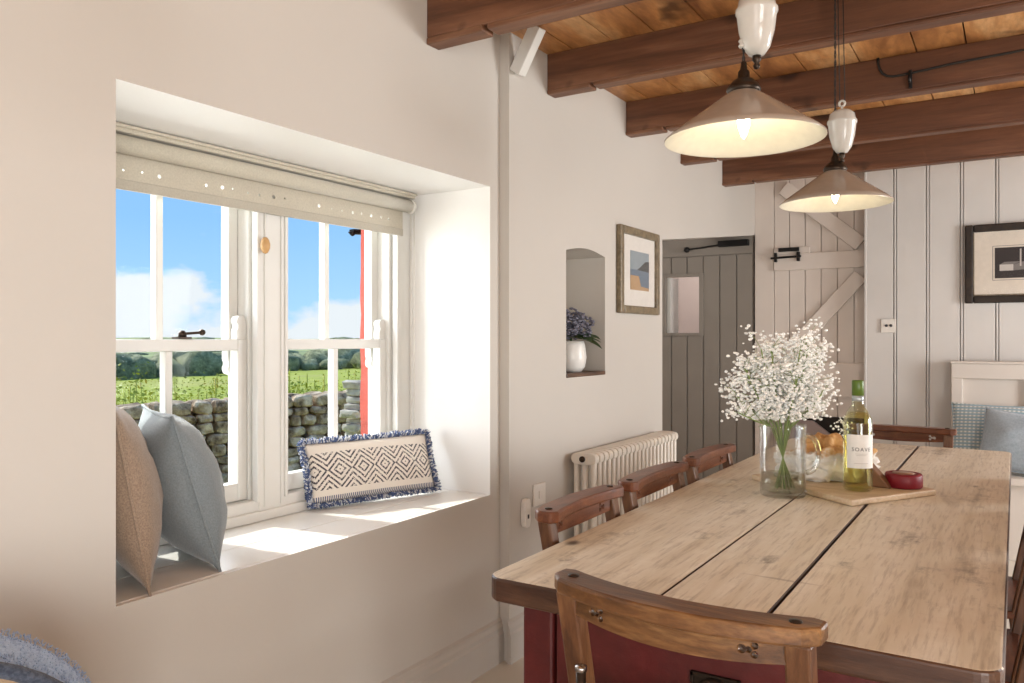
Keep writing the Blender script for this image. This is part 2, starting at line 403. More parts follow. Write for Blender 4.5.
def cut(o, cutters):
    """boolean difference, applied; cutters removed"""
    for c in cutters:
        m = o.modifiers.new('cut', 'BOOLEAN'); m.operation = 'DIFFERENCE'; m.solver = 'EXACT'; m.object = c
    bpy.context.view_layer.update()
    dg = bpy.context.evaluated_depsgraph_get()
    me = bpy.data.meshes.new_from_object(o.evaluated_get(dg))
    o.modifiers.clear(); old = o.data; nm = old.name; o.data = me; bpy.data.meshes.remove(old); me.name = nm
    for c in cutters: 
        d = c.data; bpy.data.objects.remove(c); bpy.data.meshes.remove(d)
    return o
def copy_tree(o, parent=None):
    c = o.copy(); C.objects.link(c)
    if parent is not None: c.parent = parent
    for ch in [k for k in o.children]: copy_tree(ch, c)
    return c

# ------------------------------------------------------------------ room shell
WX, WX2 = -1.624, -1.584          # left wall faces, before and after the small step
WY0, WY1, WZ0, WZ1 = 0.986, 2.42, 0.627, 1.754      # window recess
CEIL = 2.335
RX, BY = 2.6, -2.6
b = MB().box(-3.3, RX + 0.1, BY - 0.1, 7.4, -0.1, 0.0); struct(b.build('floor', 'floor_cream'))
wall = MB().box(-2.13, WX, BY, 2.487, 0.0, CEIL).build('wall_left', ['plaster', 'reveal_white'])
c1 = MB().box(-2.3, -1.5, WY0, WY1, WZ0 - 0.001, WZ1).build('c', 'reveal_white')
c2 = MB().box(-2.3, -1.638, WY0, WY1, WZ0 - 0.04, WZ0 + 0.1).build('c', 'reveal_white')
cut(wall, [c1, c2])
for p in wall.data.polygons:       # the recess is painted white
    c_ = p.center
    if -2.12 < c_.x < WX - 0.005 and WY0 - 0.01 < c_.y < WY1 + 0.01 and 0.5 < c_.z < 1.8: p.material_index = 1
struct(wall)
# outer red render of the same wall, ragged at its edge
b = MB(); b.box(-2.26, -2.132, -1.0, 1.0, -0.8, 2.6); b.box(-2.26, -2.132, 1.0, 2.42, -0.8, 0.64); b.box(-2.26, -2.132, 1.0, 2.42, 1.74, 2.6)
n = 60; zs = [-0.8 + 3.4 * i / n for i in range(n + 1)]
vs = []
for z_ in zs:
    jx = 0.012 * noise.noise(Vector((0, 3.1, z_ * 9))) + 0.008 * noise.noise(Vector((2, 0, z_ * 24)))
    vs += [(-2.132, 2.415, z_), (-2.26, 2.418 + jx, z_), (-2.26, 3.9, z_), (-2.132, 3.9, z_)]
fs = []
for i in range(n):
    k = i * 4
    for a_ in range(4): fs.append((k + a_, k + (a_ + 1) % 4, k + 4 + (a_ + 1) % 4, k + 4 + a_))
fs += [(0, 1, 2, 3), (n * 4 + 3, n * 4 + 2, n * 4 + 1, n * 4)]
b.poly(vs, fs); struct(b.build('wall_outside', 'exterior_red'))

# left wall beyond the step, with arched niche, up to the doorway
wl2 = MB().box(-2.13, WX2, 2.487, 4.0, 0.0, CEIL).build('wall_left_far', 'plaster')
arch = [(2.929, 1.033), (3.302, 1.033), (3.302, 1.568)]
for i in range(1, 12):
    a_ = i / 12; arch.append((3.302 - 0.373 * a_, 1.568 + 0.022 * math.sin(PI * a_)))
arch.append((2.929, 1.568))
nc = MB().prism(arch, 'x', -1.80, -1.4).build('c', 'plaster')
cut(wl2, [nc]); struct(wl2)
# passage: lintel, far wall, side walls
b = MB(); b.poly([(x_, y_, z_) for x_ in (-1.95, WX2) for (y_, z_) in ((4.0, 1.722), (5.83, 1.946), (5.83, CEIL), (4.0, CEIL))],
                 [(0, 1, 2, 3), (7, 6, 5, 4), (0, 4, 5, 1), (1, 5, 6, 2), (2, 6, 7, 3), (3, 7, 4, 0)])
struct(b.build('wall_left_lintel', 'plaster'))
struct(MB().box(-3.1, -3.0, 3.6, 5.84, 0, 2.2).build('wall_passage', 'lobby_pink'))
struct(MB().box(-3.0, -2.13, 3.9, 4.0, 0, 2.2).build('wall_passage_near', 'plaster'))
struct(MB().box(-3.0, -1.951, 4.0, 5.84, 2.10, 2.2).build('ceiling_passage', 'reveal_white'))
pb = MB().box(-3.0, WX2, 5.84, 5.98, 0, CEIL).build('wall_passage_back', 'lobby_pink')
cut(pb, [MB().box(-2.5, -1.62, 5.7, 6.1, 0.05, 1.95).build('c', 'lobby_pink')]); struct(pb)
struct(MB().box(-3.2, WX2, 7.2, 7.3, 0, CEIL).build('wall_hall', 'lobby_pink'))
struct(MB().box(-3.2, -3.1, 5.98, 7.2, 0, CEIL).build('wall_hall_side', 'lobby_pink'))
struct(MB().box(-1.5, -1.4, 5.98, 7.2, 0, CEIL).build('wall_hall_right', 'lobby_pink'))
# back wall: post, door zone, grooved boarding
struct(MB().box(WX2, -1.452, 5.778, 5.84, 0, CEIL).build('trim_3', 'pink_cream', bevel=0.004))
struct(MB().box(-1.452, RX, 5.84, 5.98, 0, CEIL).build('wall_back', 'mauve_paint'))
b = MB(); b.box(-0.835, RX, 5.668, 5.835, 0, CEIL)
x_ = -0.835; b.box(x_ - 0.002, x_ + 0.012, 5.645, 5.70, 0, CEIL)
while x_ < RX - 0.02:
    x2 = min(x_ + 0.187, RX)
    b.box(x_ + 0.004, x2 - 0.017, 5.650, 5.70, 0, CEIL)
    b.box(x2 - 0.011, x2 - 0.001, 5.648, 5.70, 0, CEIL)          # bead beside the groove
    x_ = x2
struct(b.build('wall_boarding', 'grooved_panel_white', bevel=0.0025))
# right and rear walls with unseen openings added behind the fill lamps
wr = MB().box(RX, RX + 0.15, BY, 5.98, 0, CEIL).build('wall_right', 'plaster')
cut(wr, [MB().box(RX - 0.1, RX + 0.4, -2.3, -0.6, 0.1, 1.6).build('c', 'plaster'), MB().box(RX - 0.1, RX + 0.4, 3.45, 4.75, 0.65, 1.85).build('c', 'plaster')]); struct(wr)
wr = MB().box(-2.13, RX + 0.15, BY - 0.15, BY, 0, CEIL).build('wall_rear', 'plaster')
cut(wr, [MB().box(-0.45, 1.55, BY - 0.4, BY + 0.1, 0.1, 2.0).build('c', 'plaster')]); struct(wr)
bpy.data.objects['rear_fill'].location.y = BY + 0.02
bpy.data.objects['side_fill'].location.x = RX - 0.02; bpy.data.objects['far_side_fill'].location.x = RX - 0.02
bpy.data.objects['left_window_daylight'].location.x = -2.6
# boarded ceiling
b = MB(); x_ = -1.66; i = 0
while x_ < RX:
    wdt = random.choice((0.17, 0.19, 0.21)); yy = BY
    while yy < 5.85:
        y2 = min(yy + random.choice((2.1, 1.5, 3.0)), 5.85)
        b.box(x_ + 0.002, x_ + wdt - 0.003, yy + 0.001, y2 - 0.001, CEIL, CEIL + 0.02 + 0.003 * (i % 3)); yy = y2; i += 1
    x_ += wdt
struct(b.build('ceiling', 'deck_wood', bevel=0.002))
struct(MB().box(-3.2, RX + 0.15, BY - 0.15, 7.3, CEIL + 0.04, CEIL + 0.12).build('ceiling_loft', 'dark_void'))
# skirting
sk = [(0, 0), (0.018, 0), (0.018, 0.105), (0.013, 0.113), (0.013, 0.128), (0.007, 0.142), (0.007, 0.15), (0, 0.158)]
struct(MB().prism([(WX + p[0], p[1]) for p in sk], 'y', BY, 2.487).build('baseboard_left', 'trim_cream'))
struct(MB().prism([(WX2 + p[0], p[1]) for p in sk], 'y', 2.470, 4.0).build('baseboard_left_far', 'trim_cream'))

# white raking strut at the step
tag(MB().bar((-1.566, 2.515, 2.185), (-1.468, 2.50, 2.333), 0.05, 0.045, up=(0, 1, 0)).build('ceiling_strut', 'window_white', bevel=0.003),
    'short white slanting strut between the left wall and the boarded ceiling', 'strut')

# ------------------------------------------------------------------ beams
beam_labels = ['dark ceiling beam nearest the camera, cut off by the top edge', 'second ceiling beam from the camera, above the nearer pendant lamp',
               'middle ceiling beam carrying the black cable and iron hook', 'fourth ceiling beam from the camera, partly behind the nearer lampshade',
               'farthest ceiling beam, against the top of the pale boarding']
beams = []
for i, (y_, zb) in enumerate(((2.05, 2.165), (2.77, 2.178), (3.53, 2.178), (4.27, 2.178), (5.02, 2.178))):
    xl = WX if i == 0 else WX2
    t_ = thing('ceiling_beam', (0, y_, zb), beam_labels[i], 'beam', 'beams across the ceiling')
    b = MB(); nn = 40; vs = []; fs = []
    th = 0.062
    for k in range(nn + 1):
        xx = xl + (RX - xl) * k / nn
        j = lambda q: 0.004 * noise.noise(Vector((xx * 2.3, q * 7.7, i * 5.1)))
        vs += [(xx, y_ + j(1), zb + 0.012 + j(2)), (xx, y_ + th + j(3), zb + 0.012 + j(2)), (xx, y_ + th + j(3), CEIL), (xx, y_ + j(1), CEIL)]
    for k in range(nn):
        o_ = k * 4
        for a_ in range(4): fs.append((o_ + a_, o_ + (a_ + 1) % 4, o_ + 4 + (a_ + 1) % 4, o_ + 4 + a_))
    fs += [(0, 1, 2, 3), (nn * 4 + 3, nn * 4 + 2, nn * 4 + 1, nn * 4)]
    b.poly(vs, fs); b.build('joist', 'beam_wood', t_, bevel=0.004)
    b = MB()
    if i == 0:
        b.box(xl, xl + 0.22, y_ - 0.004, y_ + th, zb - 0.008, zb + 0.014); b.box(xl + 0.235, RX, y_ + 0.002, y_ + th + 0.006, zb - 0.004, zb + 0.014)
    else:
        b.box(xl, xl + 0.19, y_ - 0.003, y_ + th, zb - 0.004, zb + 0.014); b.box(xl + 0.20, RX, y_ + 0.003, y_ + th + 0.004, zb, zb + 0.014)
    b.build('edge_batten', 'beam_wood', t_, bevel=0.004)
    beams.append(t_)
# cable and hook on the third beam
tag(MB().tube([(-0.47, 3.522, 2.335), (-0.469, 3.521, 2.31), (-0.464, 3.52, 2.288), (-0.453, 3.518, 2.268), (-0.436, 3.517, 2.255), (-0.412, 3.516, 2.249), (-0.38, 3.515, 2.249), (-0.3, 3.515, 2.254), (-0.2, 3.515, 2.262), (0.1, 3.515, 2.272), (0.6, 3.515, 2.285), (2.4, 3.515, 2.30)], 0.005, 8)
    .build('ceiling_cable', 'black_cord'), 'black cable curving down onto the third ceiling beam', 'cable')
h_ = thing('iron_hook', (-0.352, 3.53, 2.20), 'small black iron hook fixed to the face of the third beam', 'hook')
MB().box(-0.358, -0.346, 3.505, 3.528, 2.192, 2.262).build('shank', 'black_iron', h_, bevel=0.002)
MB().tube([(-0.352, 3.51, 2.25), (-0.352, 3.49, 2.245), (-0.352, 3.482, 2.225), (-0.352, 3.485, 2.205)], 0.005, 8).build('hook_tip', 'black_iron', h_)

# ------------------------------------------------------------------ window recess: sill board and sash windows
b = MB()
for x0, x1 in ((-2.10, -1.996), (-1.993, -1.803), (-1.800, -1.6395)): b.box(x0, x1, WY0 + 0.002, WY1 - 0.002, WZ0 - 0.038, WZ0)
struct(b.build('trim_1', 'sill_white', bevel=0.002))
win = struct(MB().box(-2.135, -2.05, WY0, WY0 + 0.115, WZ0, WZ1).box(-2.135, -2.00, WY0, WY0 + 0.14, WZ0 + 0.001, WZ1 - 0.001)   # left jamb
    .box(-2.135, -2.00, 2.355, WY1, WZ0, WZ1).box(-2.135, -2.025, 2.325, 2.356, WZ0, WZ1)
    .box(-2.134, -1.998, 1.685, 1.785, WZ0 + 0.002, WZ1 - 0.002).box(-2.135, -2.035, 1.672, 1.797, WZ0, WZ1)
    .box(-2.22, -2.004, WY0 + 0.1, 2.36, WZ0 + 0.0005, WZ0 + 0.065).box(-2.10, -1.99, WY0 + 0.1, 2.36, WZ0 + 0.0003, WZ0 + 0.032)
    .box(-2.135, -2.00, WY0 + 0.1, 2.36, WZ1 - 0.10, WZ1).build('window_1', 'window_white', bevel=0.004))
# slim beads
b = MB()
for y_ in (1.679, 1.791, 2.343, 1.135): b.box(-2.02, -1.994, y_ - 0.006, y_ + 0.006, WZ0 + 0.06, WZ1 - 0.02)
b.box(-1.999, -1.993, 1.700, 1.704, WZ0 + 0.04, WZ1 - 0.12).box(-1.999, -1.992, 1.766, 1.770, WZ0 + 0.04, WZ1 - 0.12)
b.build('window_bead', 'window_white', win, bevel=0.002)
def horn(b, y0, y1, z, up, x0, x1):
    """moulded sash horn"""
    s_ = 1 if up else -1; w_ = y1 - y0
    pr = [(0, 0), (0, 0.028), (0.12, 0.036), (0.12, 0.046), (0.0, 0.052), (0.0, 0.062), (0.15, 0.072), (0.55, 0.076), (0.85, 0.07), (1.0, 0.055), (1, 0)]
    b.prism([(y0 + w_ * p, z + s_ * q) for p, q in pr], 'x', x0, x1)
def sash(name, x0, x1, y0, y1, z0, z1, bot, top, horns):
    b = MB(); st = 0.034
    b.box(x0, x1, y0, y0 + st, z0, z1).box(x0, x1, y1 - st, y1, z0, z1)
    b.box(x0, x1, y0 + st, y1 - st, z0, z0 + bot).box(x0, x1, y0 + st, y1 - st, z1 - top, z1)
    o = b.build(name, 'window_white', win, bevel=0.003)
    cy = (y0 + y1) / 2
    MB().box(x0 + 0.004, x1 - 0.004, cy - 0.011, cy + 0.011, z0 + bot, z1 - top).build('glazing_bar', 'window_white', o, bevel=0.003)
    MB().box((x0 + x1) / 2 - 0.0015, (x0 + x1) / 2 + 0.0015, y0 + st, y1 - st, z0 + bot, z1 - top).build('pane', 'pane_glass', o)
    if horns:
        b = MB()
        for a_, c_ in ((y0, y0 + st), (y1, y1 - st)): horn(b, c_, a_, z1 if horns > 0 else z0, horns > 0, x0 + 0.004, x1 - 0.004)
        b.build('sash_horn', 'window_white', o, bevel=0.002)
    return o
for y0, y1 in ((1.130, 1.672), (1.797, 2.327)):
    sash('lower_sash', -2.078, -2.040, y0 + 0.002, y1 - 0.002, WZ0 + 0.067, 1.196, 0.055, 0.034, 1)
    sash('upper_sash', -2.122, -2.084, y0 + 0.002, y1 - 0.002, 1.160, WZ1 - 0.04, 0.034, 0.05, -1)
# sash fastener on the left meeting rail
f_ = MB().box(-2.085, -2.045, 1.437, 1.475, 1.197, 1.203).lathe([(0, 1.203), (0.012, 1.203), (0.012, 1.214), (0.006, 1.222), (0, 1.222)], 14, (-2.062, 1.456, 0))
f_.bar((-2.062, 1.45, 1.212), (-2.05, 1.505, 1.216), 0.011, 0.008).ico((-2.048, 1.513, 1.217), 0.010, 2)
f_.build('sash_fastener', 'dark_bronze', win)

# roller blind
bl = thing('roller_blind', (-1.93, 1.68, 1.55), 'cream roller blind with a perforated lower band, rolled up above the sash windows', 'blind')
YB0, YB1 = WY0 + 0.012, 2.355
MB().box(-1.998, -1.945, YB0, 2.385, WZ1 - 0.022, WZ1 - 0.001).box(-1.998, -1.935, YB0, 2.385, WZ1 - 0.012, WZ1 - 0.003).build('headrail', 'blind_linen', bl, bevel=0.003)
Mx = Matrix.Rotation(-PI / 2, 4, 'X')
b = MB().lathe([(0, 0), (0.024, 0), (0.024, YB1 - YB0 + 0.012), (0, YB1 - YB0 + 0.012)], 28, (-1.962, YB0, 1.704), M=Mx)
b.build('fabric_roll', 'blind_linen', bl)
b = MB().box(-1.9855, -1.984, YB0 + 0.01, YB1, 1.61, 1.71)
fab = b.build('fabric', 'blind_linen', bl)
cutm = MB()
for k in range(26):
    yy = YB0 + 0.03 + k * 0.05
    if k in (7, 8, 16, 17): continue
    r_ = random.choice((0.003, 0.0045, 0.006, 0.0035))
    cutm.lathe([(0, -0.01), (r_, -0.01), (r_, 0.01), (0, 0.01)], 8, (-1.985, yy + random.uniform(-.008, .008), 1.645 + random.uniform(-.003, .003)), M=Matrix.Rotation(PI / 2, 4, 'Y'))
co_ = cutm.build('c', 'blind_linen'); co_.location = (0, 0, 0)
co_.parent = None
cut(fab, [co_])
MB().box(-1.990, -1.980, YB0 + 0.01, YB1, 1.590, 1.618).build('hem_bar', 'blind_hem', bl, bevel=0.003)
MB().tube([(-1.979, 1.690, 1.59), (-1.979, 1.690, 1.512)], 0.0012, 6).build('pull_cord', 'white_plastic', bl)
MB().lathe([(0, 0), (0.008, 0.004), (0.0145, 0.018), (0.0155, 0.03), (0.012, 0.044), (0.006, 0.052), (0, 0.053)], 20, (-1.979, 1.690, 1.462)).build('acorn_pull', 'acorn_wood', bl)
MB().lathe([(0, 0), (0.027, 0), (0.027, 0.012), (0, 0.012)], 24, (-1.962, 2.368, 1.704), M=Mx).build('bracket', 'white_plastic', bl)
b = MB()
for dx in (-0.008, 0.008): b.tube([(-1.962 + dx, 2.388, 1.70), (-1.962 + dx, 2.388, 0.86)], 0.0022, 6)
b.build('bead_chain', 'white_plastic', bl)

# ------------------------------------------------------------------ cushions
def pillow_mesh(wd, ht, th, nx=26, nz=22, seed=0, pinch=0.05, pw=0.5, cc_=0.6):
    b = MB(); grid = {}
    for side in (1, -1):
        for i in range(nx + 1):
            for k in range(nz + 1):
                u = -1 + 2 * i / nx; v = -1 + 2 * k / nz
                if side == -1 and (i in (0, nx) or k in (0, nz)): grid[(side, i, k)] = grid[(1, i, k)]; continue
                t_ = (max(0, 1 - u ** 2) * max(0, 1 - v ** 2)) ** pw * (1 - cc_ * u * u * v * v)
                x_ = u * wd / 2 * (1 - pinch * (1 - v * v)); z_ = v * ht / 2 * (1 - pinch * (1 - u * u))
                wr_ = 0.035 * noise.noise(Vector((u * 2.2 + seed, v * 2.2, side * 3 + seed))) + 0.02 * noise.noise(Vector((u * 6 + seed, v * 6, side)))
                y_ = side * (th / 2) * t_ * (1 + wr_ * 3)
                grid[(side, i, k)] = b.bm.verts.new((x_, y_, z_))
        for i in range(nx):
            for k in range(nz):
                q = [grid[(side, i, k)], grid[(side, i + 1, k)], grid[(side, i + 1, k + 1)], grid[(side, i, k + 1)]]
                b.bm.faces.new(q if side == -1 else q[::-1])
    return b
def rim(wd, ht, pinch=0.05, n=16, grow=0.0):
    pts = []
    for s_ in range(4):
        for i in range(n):
            q = -1 + 2 * i / n
            u, v = ((q, -1), (1, q), (-q, 1), (-1, -q))[s_]
            pts.append((u * wd / 2 * (1 - pinch * (1 - v * v)) * (1 + grow), 0, v * ht / 2 * (1 - pinch * (1 - u * u)) * (1 + grow)))
    return pts
def cushion(name, loc, rot, wd, ht, th, mat, label, seed, pipe=True, pinch=0.06):
    t_ = thing(name, loc, label, 'cushion'); t_.rotation_euler = rot
    o = pillow_mesh(wd, ht, th, seed=seed, pinch=pinch, pw=0.5, cc_=0.6).build('cover', mat, t_, smooth=True, world=False)
    if pipe: MB().tube(rim(wd, ht, pinch), 0.0035, 6, closed=True).build('piping', mat, t_, world=False)
    return t_
# plane of the cushion runs along X (into the recess); lean toward -Y
cushion('cushion', (-1.832, 1.130, 0.840), (math.radians(10), 0, math.radians(-27)), 0.43, 0.43, 0.155, 'tan_linen', 'tan linen cushion leaning in the left corner of the window seat', 1)
cushion('cushion', (-1.862, 1.304, 0.820), (math.radians(16), 0, math.radians(-24)), 0.42, 0.40, 0.20, 'slate_velvet', 'slate grey-blue cushion on the window seat, leaning against the tan one', 5)
# fringed lumbar cushion
lc = thing('lumbar_cushion', (-1.925, 2.120, 0.744), 'patterned oblong cushion with a navy shaggy fringe on the window seat', 'cushion')
ang = math.atan2(0.5, 0.17)
lc.rotation_euler = (math.radians(-20), 0, ang)
pillow_mesh(0.49, 0.205, 0.085, 40, 20, 9, 0.03, 0.5, 0.5).build('cover', 'diamond_weave', lc, smooth=True, world=False)
for nm, cnt in (('fringe_navy', 1500), ('fringe_white', 900)):
    b = MB(); P_ = rim(0.49, 0.205, 0.03, 20)
    for k in range(cnt):
        q = random.random() * len(P_); i0 = int(q) % len(P_); i1 = (i0 + 1) % len(P_); f = q - int(q)
        p = Vector(P_[i0]).lerp(Vector(P_[i1]), f); d = Vector((p.x / 0.245 if abs(abs(p.x) - 0.238) < 0.012 else 0, 0, p.z / 0.1 if abs(abs(p.z) - 0.1) < 0.008 else 0))
        if d.length < 0.1: d = Vector((0, 0, 1 if p.z > 0 else -1))
        d = (d.normalized() + Vector((random.uniform(-.8, .8), random.uniform(-1.1, 1.1), random.uniform(-.8, .8)))).normalized()
        if p.z < -0.08: d.z = max(d.z, -0.75)
        L = random.uniform(0.012, 0.024)
        pm = p + d * L * 0.55 + Vector((random.uniform(-.004, .004), 0, random.uniform(-.004, .004)))
        b.tube([p, pm, p + d * L], 0.0022, 4)
    o = b.build('fringe', nm, lc, world=False); tag(o, kind='stuff'); o['label'] = 'navy fringe' if nm == 'fringe_navy' else 'white fringe'

# ------------------------------------------------------------------ doors
d1 = struct(MB().box(-2.47, -1.60, 5.80, 5.835, 0.01, 1.99).build('door_1', 'door_taupe', bevel=0.003))
cut(d1, [MB().box(-2.275, -1.985, 5.7, 5.9, 1.235, 1.665).build('c', 'door_taupe')])
b = MB(); x_ = -2.47
while x_ < -1.62:
    x2 = min(x_ + 0.125, -1.60)
    for (z0, z1) in ((0.03, 1.81),):
        if x2 <= -2.29 or x_ >= -1.972: b.box(x_ + 0.004, x2 - 0.004, 5.788, 5.80, z0, z1)
        else:
            b.box(x_ + 0.004, x2 - 0.004, 5.788, 5.80, z0, 1.22); b.box(x_ + 0.004, x2 - 0.004, 5.788, 5.80, 1.68, z1)
    x_ = x2
b.box(-2.47, -1.60, 5.788, 5.80, 1.815, 1.985); b.build('board_face', 'door_taupe', d1, bevel=0.003)
b = MB(); 
for a_ in ((-2.295, -2.262, 1.215, 1.685), (-1.998, -1.965, 1.215, 1.685)): b.box(a_[0], a_[1], 5.775, 5.83, a_[2], a_[3])
b.box(-2.262, -1.998, 5.775, 5.83, 1.215, 1.238).box(-2.262, -1.998, 5.775, 5.83, 1.662, 1.685); b.build('pane_frame', 'door_taupe', d1, bevel=0.003)
MB().box(-2.262, -1.998, 5.805, 5.808, 1.238, 1.662).build('pane', 'picture_glass', d1)
MB().box(-2.262, -2.235, 5.815, 5.98, 1.238, 1.662).build('pane_lining', 'window_white', d1)
MB().box(-1.845, -1.625, 5.745, 5.786, 1.868, 1.912).tube([(-2.09, 5.77, 1.862), (-1.83, 5.765, 1.885)], 0.007, 8).ico((-2.09, 5.77, 1.862), 0.022, 2).build('door_closer', 'black_iron', d1, bevel=0.003)
# pale ledged and braced door
d2 = struct(MB().box(-1.450, -0.846, 5.80, 5.835, 0.66, CEIL - 0.01).build('door_2', 'pink_cream'))
b = MB(); x_ = -1.450
while x_ < -0.85:
    x2 = min(x_ + 0.106, -0.846); b.box(x_ + 0.002, x2 - 0.003, 5.783, 5.80, 0.66, CEIL - 0.01); x_ = x2
b.build('board_face', 'pink_cream', d2, bevel=0.003)
b = MB(); b.box(-1.445, -0.850, 5.755, 5.783, 1.675, 1.79).box(-1.445, -1.20, 5.755, 5.783, 1.79, 1.835).box(-1.445, -0.850, 5.755, 5.783, 0.80, 1.03)
b.build('ledge', 'pink_cream', d2, bevel=0.004)
b = MB(); b.bar((-1.38, 5.766, 2.26), (-0.875, 5.766, 1.83), 0.026, 0.10, up=(0.67, 0, 0.74)); b.bar((-0.875, 5.766, 1.62), (-1.36, 5.766, 1.08), 0.026, 0.10, up=(0.76, 0, -0.64))
b.build('brace', 'pink_cream', d2, bevel=0.004)
b = MB(); b.box(-1.41, -1.27, 5.735, 5.755, 1.805, 1.832); b.tube([(-1.462, 5.735, 1.762), (-1.255, 5.735, 1.768)], 0.008, 8)
b.box(-1.438, -1.42, 5.73, 5.755, 1.735, 1.80); b.box(-1.285, -1.265, 5.73, 5.755, 1.735, 1.80); b.build('bolt', 'black_iron', d2, bevel=0.002)
# dark sheet standing in for shade in the gap below the door, and the sloping board beside it
struct(MB().box(-1.450, -0.846, 5.79, 5.82, 0.0, 0.655).build('door_gap_shade', 'dark_void'))
struct(MB().prism([(-1.450, 0.0), (-0.846, 0.0), (-0.846, 0.38), (-1.18, 0.63), (-1.450, 0.63)], 'y', 5.74, 5.77).build('trim_5', 'mauve_paint', bevel=0.003))

# ------------------------------------------------------------------ wall things
# framed picture on the left wall
p = thing('framed_picture', (WX2, 3.675, 1.315), 'gilt framed landscape print on the left wall, beside the grey door', 'picture')
y0, y1, z0, z1 = 3.42, 3.90, 1.318, 1.735; X = WX2
b = MB(); fw = 0.038
b.box(X, X + 0.028, y0, y0 + fw, z0, z1).box(X, X + 0.028, y1 - fw, y1, z0, z1).box(X, X + 0.028, y0 + fw, y1 - fw, z0, z0 + fw).box(X, X + 0.028, y0 + fw, y1 - fw, z1 - fw, z1)
b.build('frame', 'frame_gilt', p, bevel=0.006)
MB().box(X + 0.001, X + 0.012, y0 + fw, y1 - fw, z0 + fw, z1 - fw).build('mount', 'mat_board', p)
pr = MB(); a0, a1, b0, b1 = 3.555, 3.785, 1.435, 1.625; xx = X + 0.0125
pr.box(xx, xx + 0.001, a0, a1, b0 + 0.10, b1, mi=0).box(xx, xx + 0.001, a0, a1, b0 + 0.07, b0 + 0.10, mi=1).box(xx, xx + 0.001, a0, a1, b0, b0 + 0.07, mi=3)
pr.prism([(a0 + 0.08, b0 + 0.10), (a1, b0 + 0.095), (a1, b0 + 0.15), (a1 - 0.05, b0 + 0.145), (a0 + 0.12, b0 + 0.115)], 'x', xx + 0.001, xx + 0.0016, mi=2)
pr.prism([(a0 + 0.13, b0 + 0.02), (a1, b0 + 0.015), (a1, b0 + 0.085), (a0 + 0.10, b0 + 0.075)], 'x', xx + 0.001, xx + 0.0014, mi=1)
pr.build('print', ['print_sky', 'print_sea', 'print_hill', 'print_sand'], p)
MB().box(X + 0.016, X + 0.018, y0 + fw, y1 - fw, z0 + fw, z1 - fw).build('glass', 'picture_glass', p)
# framed picture on the boarding
Yp = 5.645
p = thing('framed_picture', (0.06, Yp, 1.41), 'dark framed black and white harbour photograph on the pale boarding', 'picture')
x0, x1, z0, z1 = -0.262, 0.40, 1.412, 1.890; fw = 0.045
b = MB().box(x0, x0 + fw, Yp - 0.03, Yp, z0, z1).box(x1 - fw, x1, Yp - 0.03, Yp, z0, z1).box(x0 + fw, x1 - fw, Yp - 0.03, Yp, z0, z0 + fw).box(x0 + fw, x1 - fw, Yp - 0.03, Yp, z1 - fw, z1)
b.build('frame', 'frame_dark', p, bevel=0.008)
b = MB().box(x0 + fw, x1 - fw, Yp - 0.014, Yp - 0.011, z0 + fw, z0 + fw + 0.008).box(x0 + fw, x0 + fw + 0.005, Yp - 0.014, Yp - 0.011, z0 + fw, z1 - fw); b.build('gold_slip', 'frame_gilt', p)
MB().box(x0 + fw, x1 - fw, Yp - 0.011, Yp, z0 + fw, z1 - fw).build('mount', 'mat_board_cream', p)
a0, a1, b0, b1 = -0.105, 0.24, 1.560, 1.745; yy = Yp - 0.0115
pr = MB(); pr.box(a0 - 0.012, a1 + 0.012, yy, yy + 0.0008, b0 - 0.012, b1 + 0.012, mi=2); pr.box(a0 - 0.009, a1 + 0.009, yy - 0.0006, yy, b0 - 0.009, b1 + 0.009, mi=3)
pr.box(a0, a1, yy - 0.001, yy - 0.0006, b0, b1, mi=0)
pr.box(a0 + 0.025, a0 + 0.095, yy - 0.0015, yy - 0.001, b0 + 0.045, b0 + 0.082, mi=1)
pr.prism([(a0 + 0.025, b0 + 0.082), (a0 + 0.095, b0 + 0.082), (a0 + 0.14, b0 + 0.098), (a0 + 0.05, b0 + 0.098)], 'y', yy - 0.0015, yy - 0.001, mi=2)
pr.prism([(a0 + 0.095, b0 + 0.045), (a0 + 0.30, b0 + 0.06), (a0 + 0.30, b0 + 0.115), (a0 + 0.17, b0 + 0.105), (a0 + 0.095, b0 + 0.08)], 'y', yy - 0.0014, yy - 0.001, mi=2)
pr.box(a0 + 0.128, a0 + 0.136, yy - 0.002, yy - 0.001, b0 + 0.07, b1 - 0.012, mi=1)
pr.build('print', ['print_black', 'print_pale', 'print_grey', 'mat_board_cream'], p)
MB().box(x0 + fw, x1 - fw, Yp - 0.019, Yp - 0.017, z0 + fw, z1 - fw).build('glass', 'picture_glass', p)
# switch plate on the boarding
p = thing('light_switch', (-0.69, 5.645, 1.28), 'small pale switch plate with two dark toggles on the boarding', 'switch')
MB().box(-0.735, -0.647, 5.636, 5.645, 1.235, 1.322).build('plate', 'white_plastic', p, bevel=0.002)
for dx in (-0.012, 0.014): MB().lathe([(0, 0), (0.009, 0), (0.009, 0.006), (0, 0.008)], 16, (-0.691 + dx, 5.636, 1.28), M=Matrix.Rotation(PI / 2, 4, 'X')).build('toggle', 'ink', p)
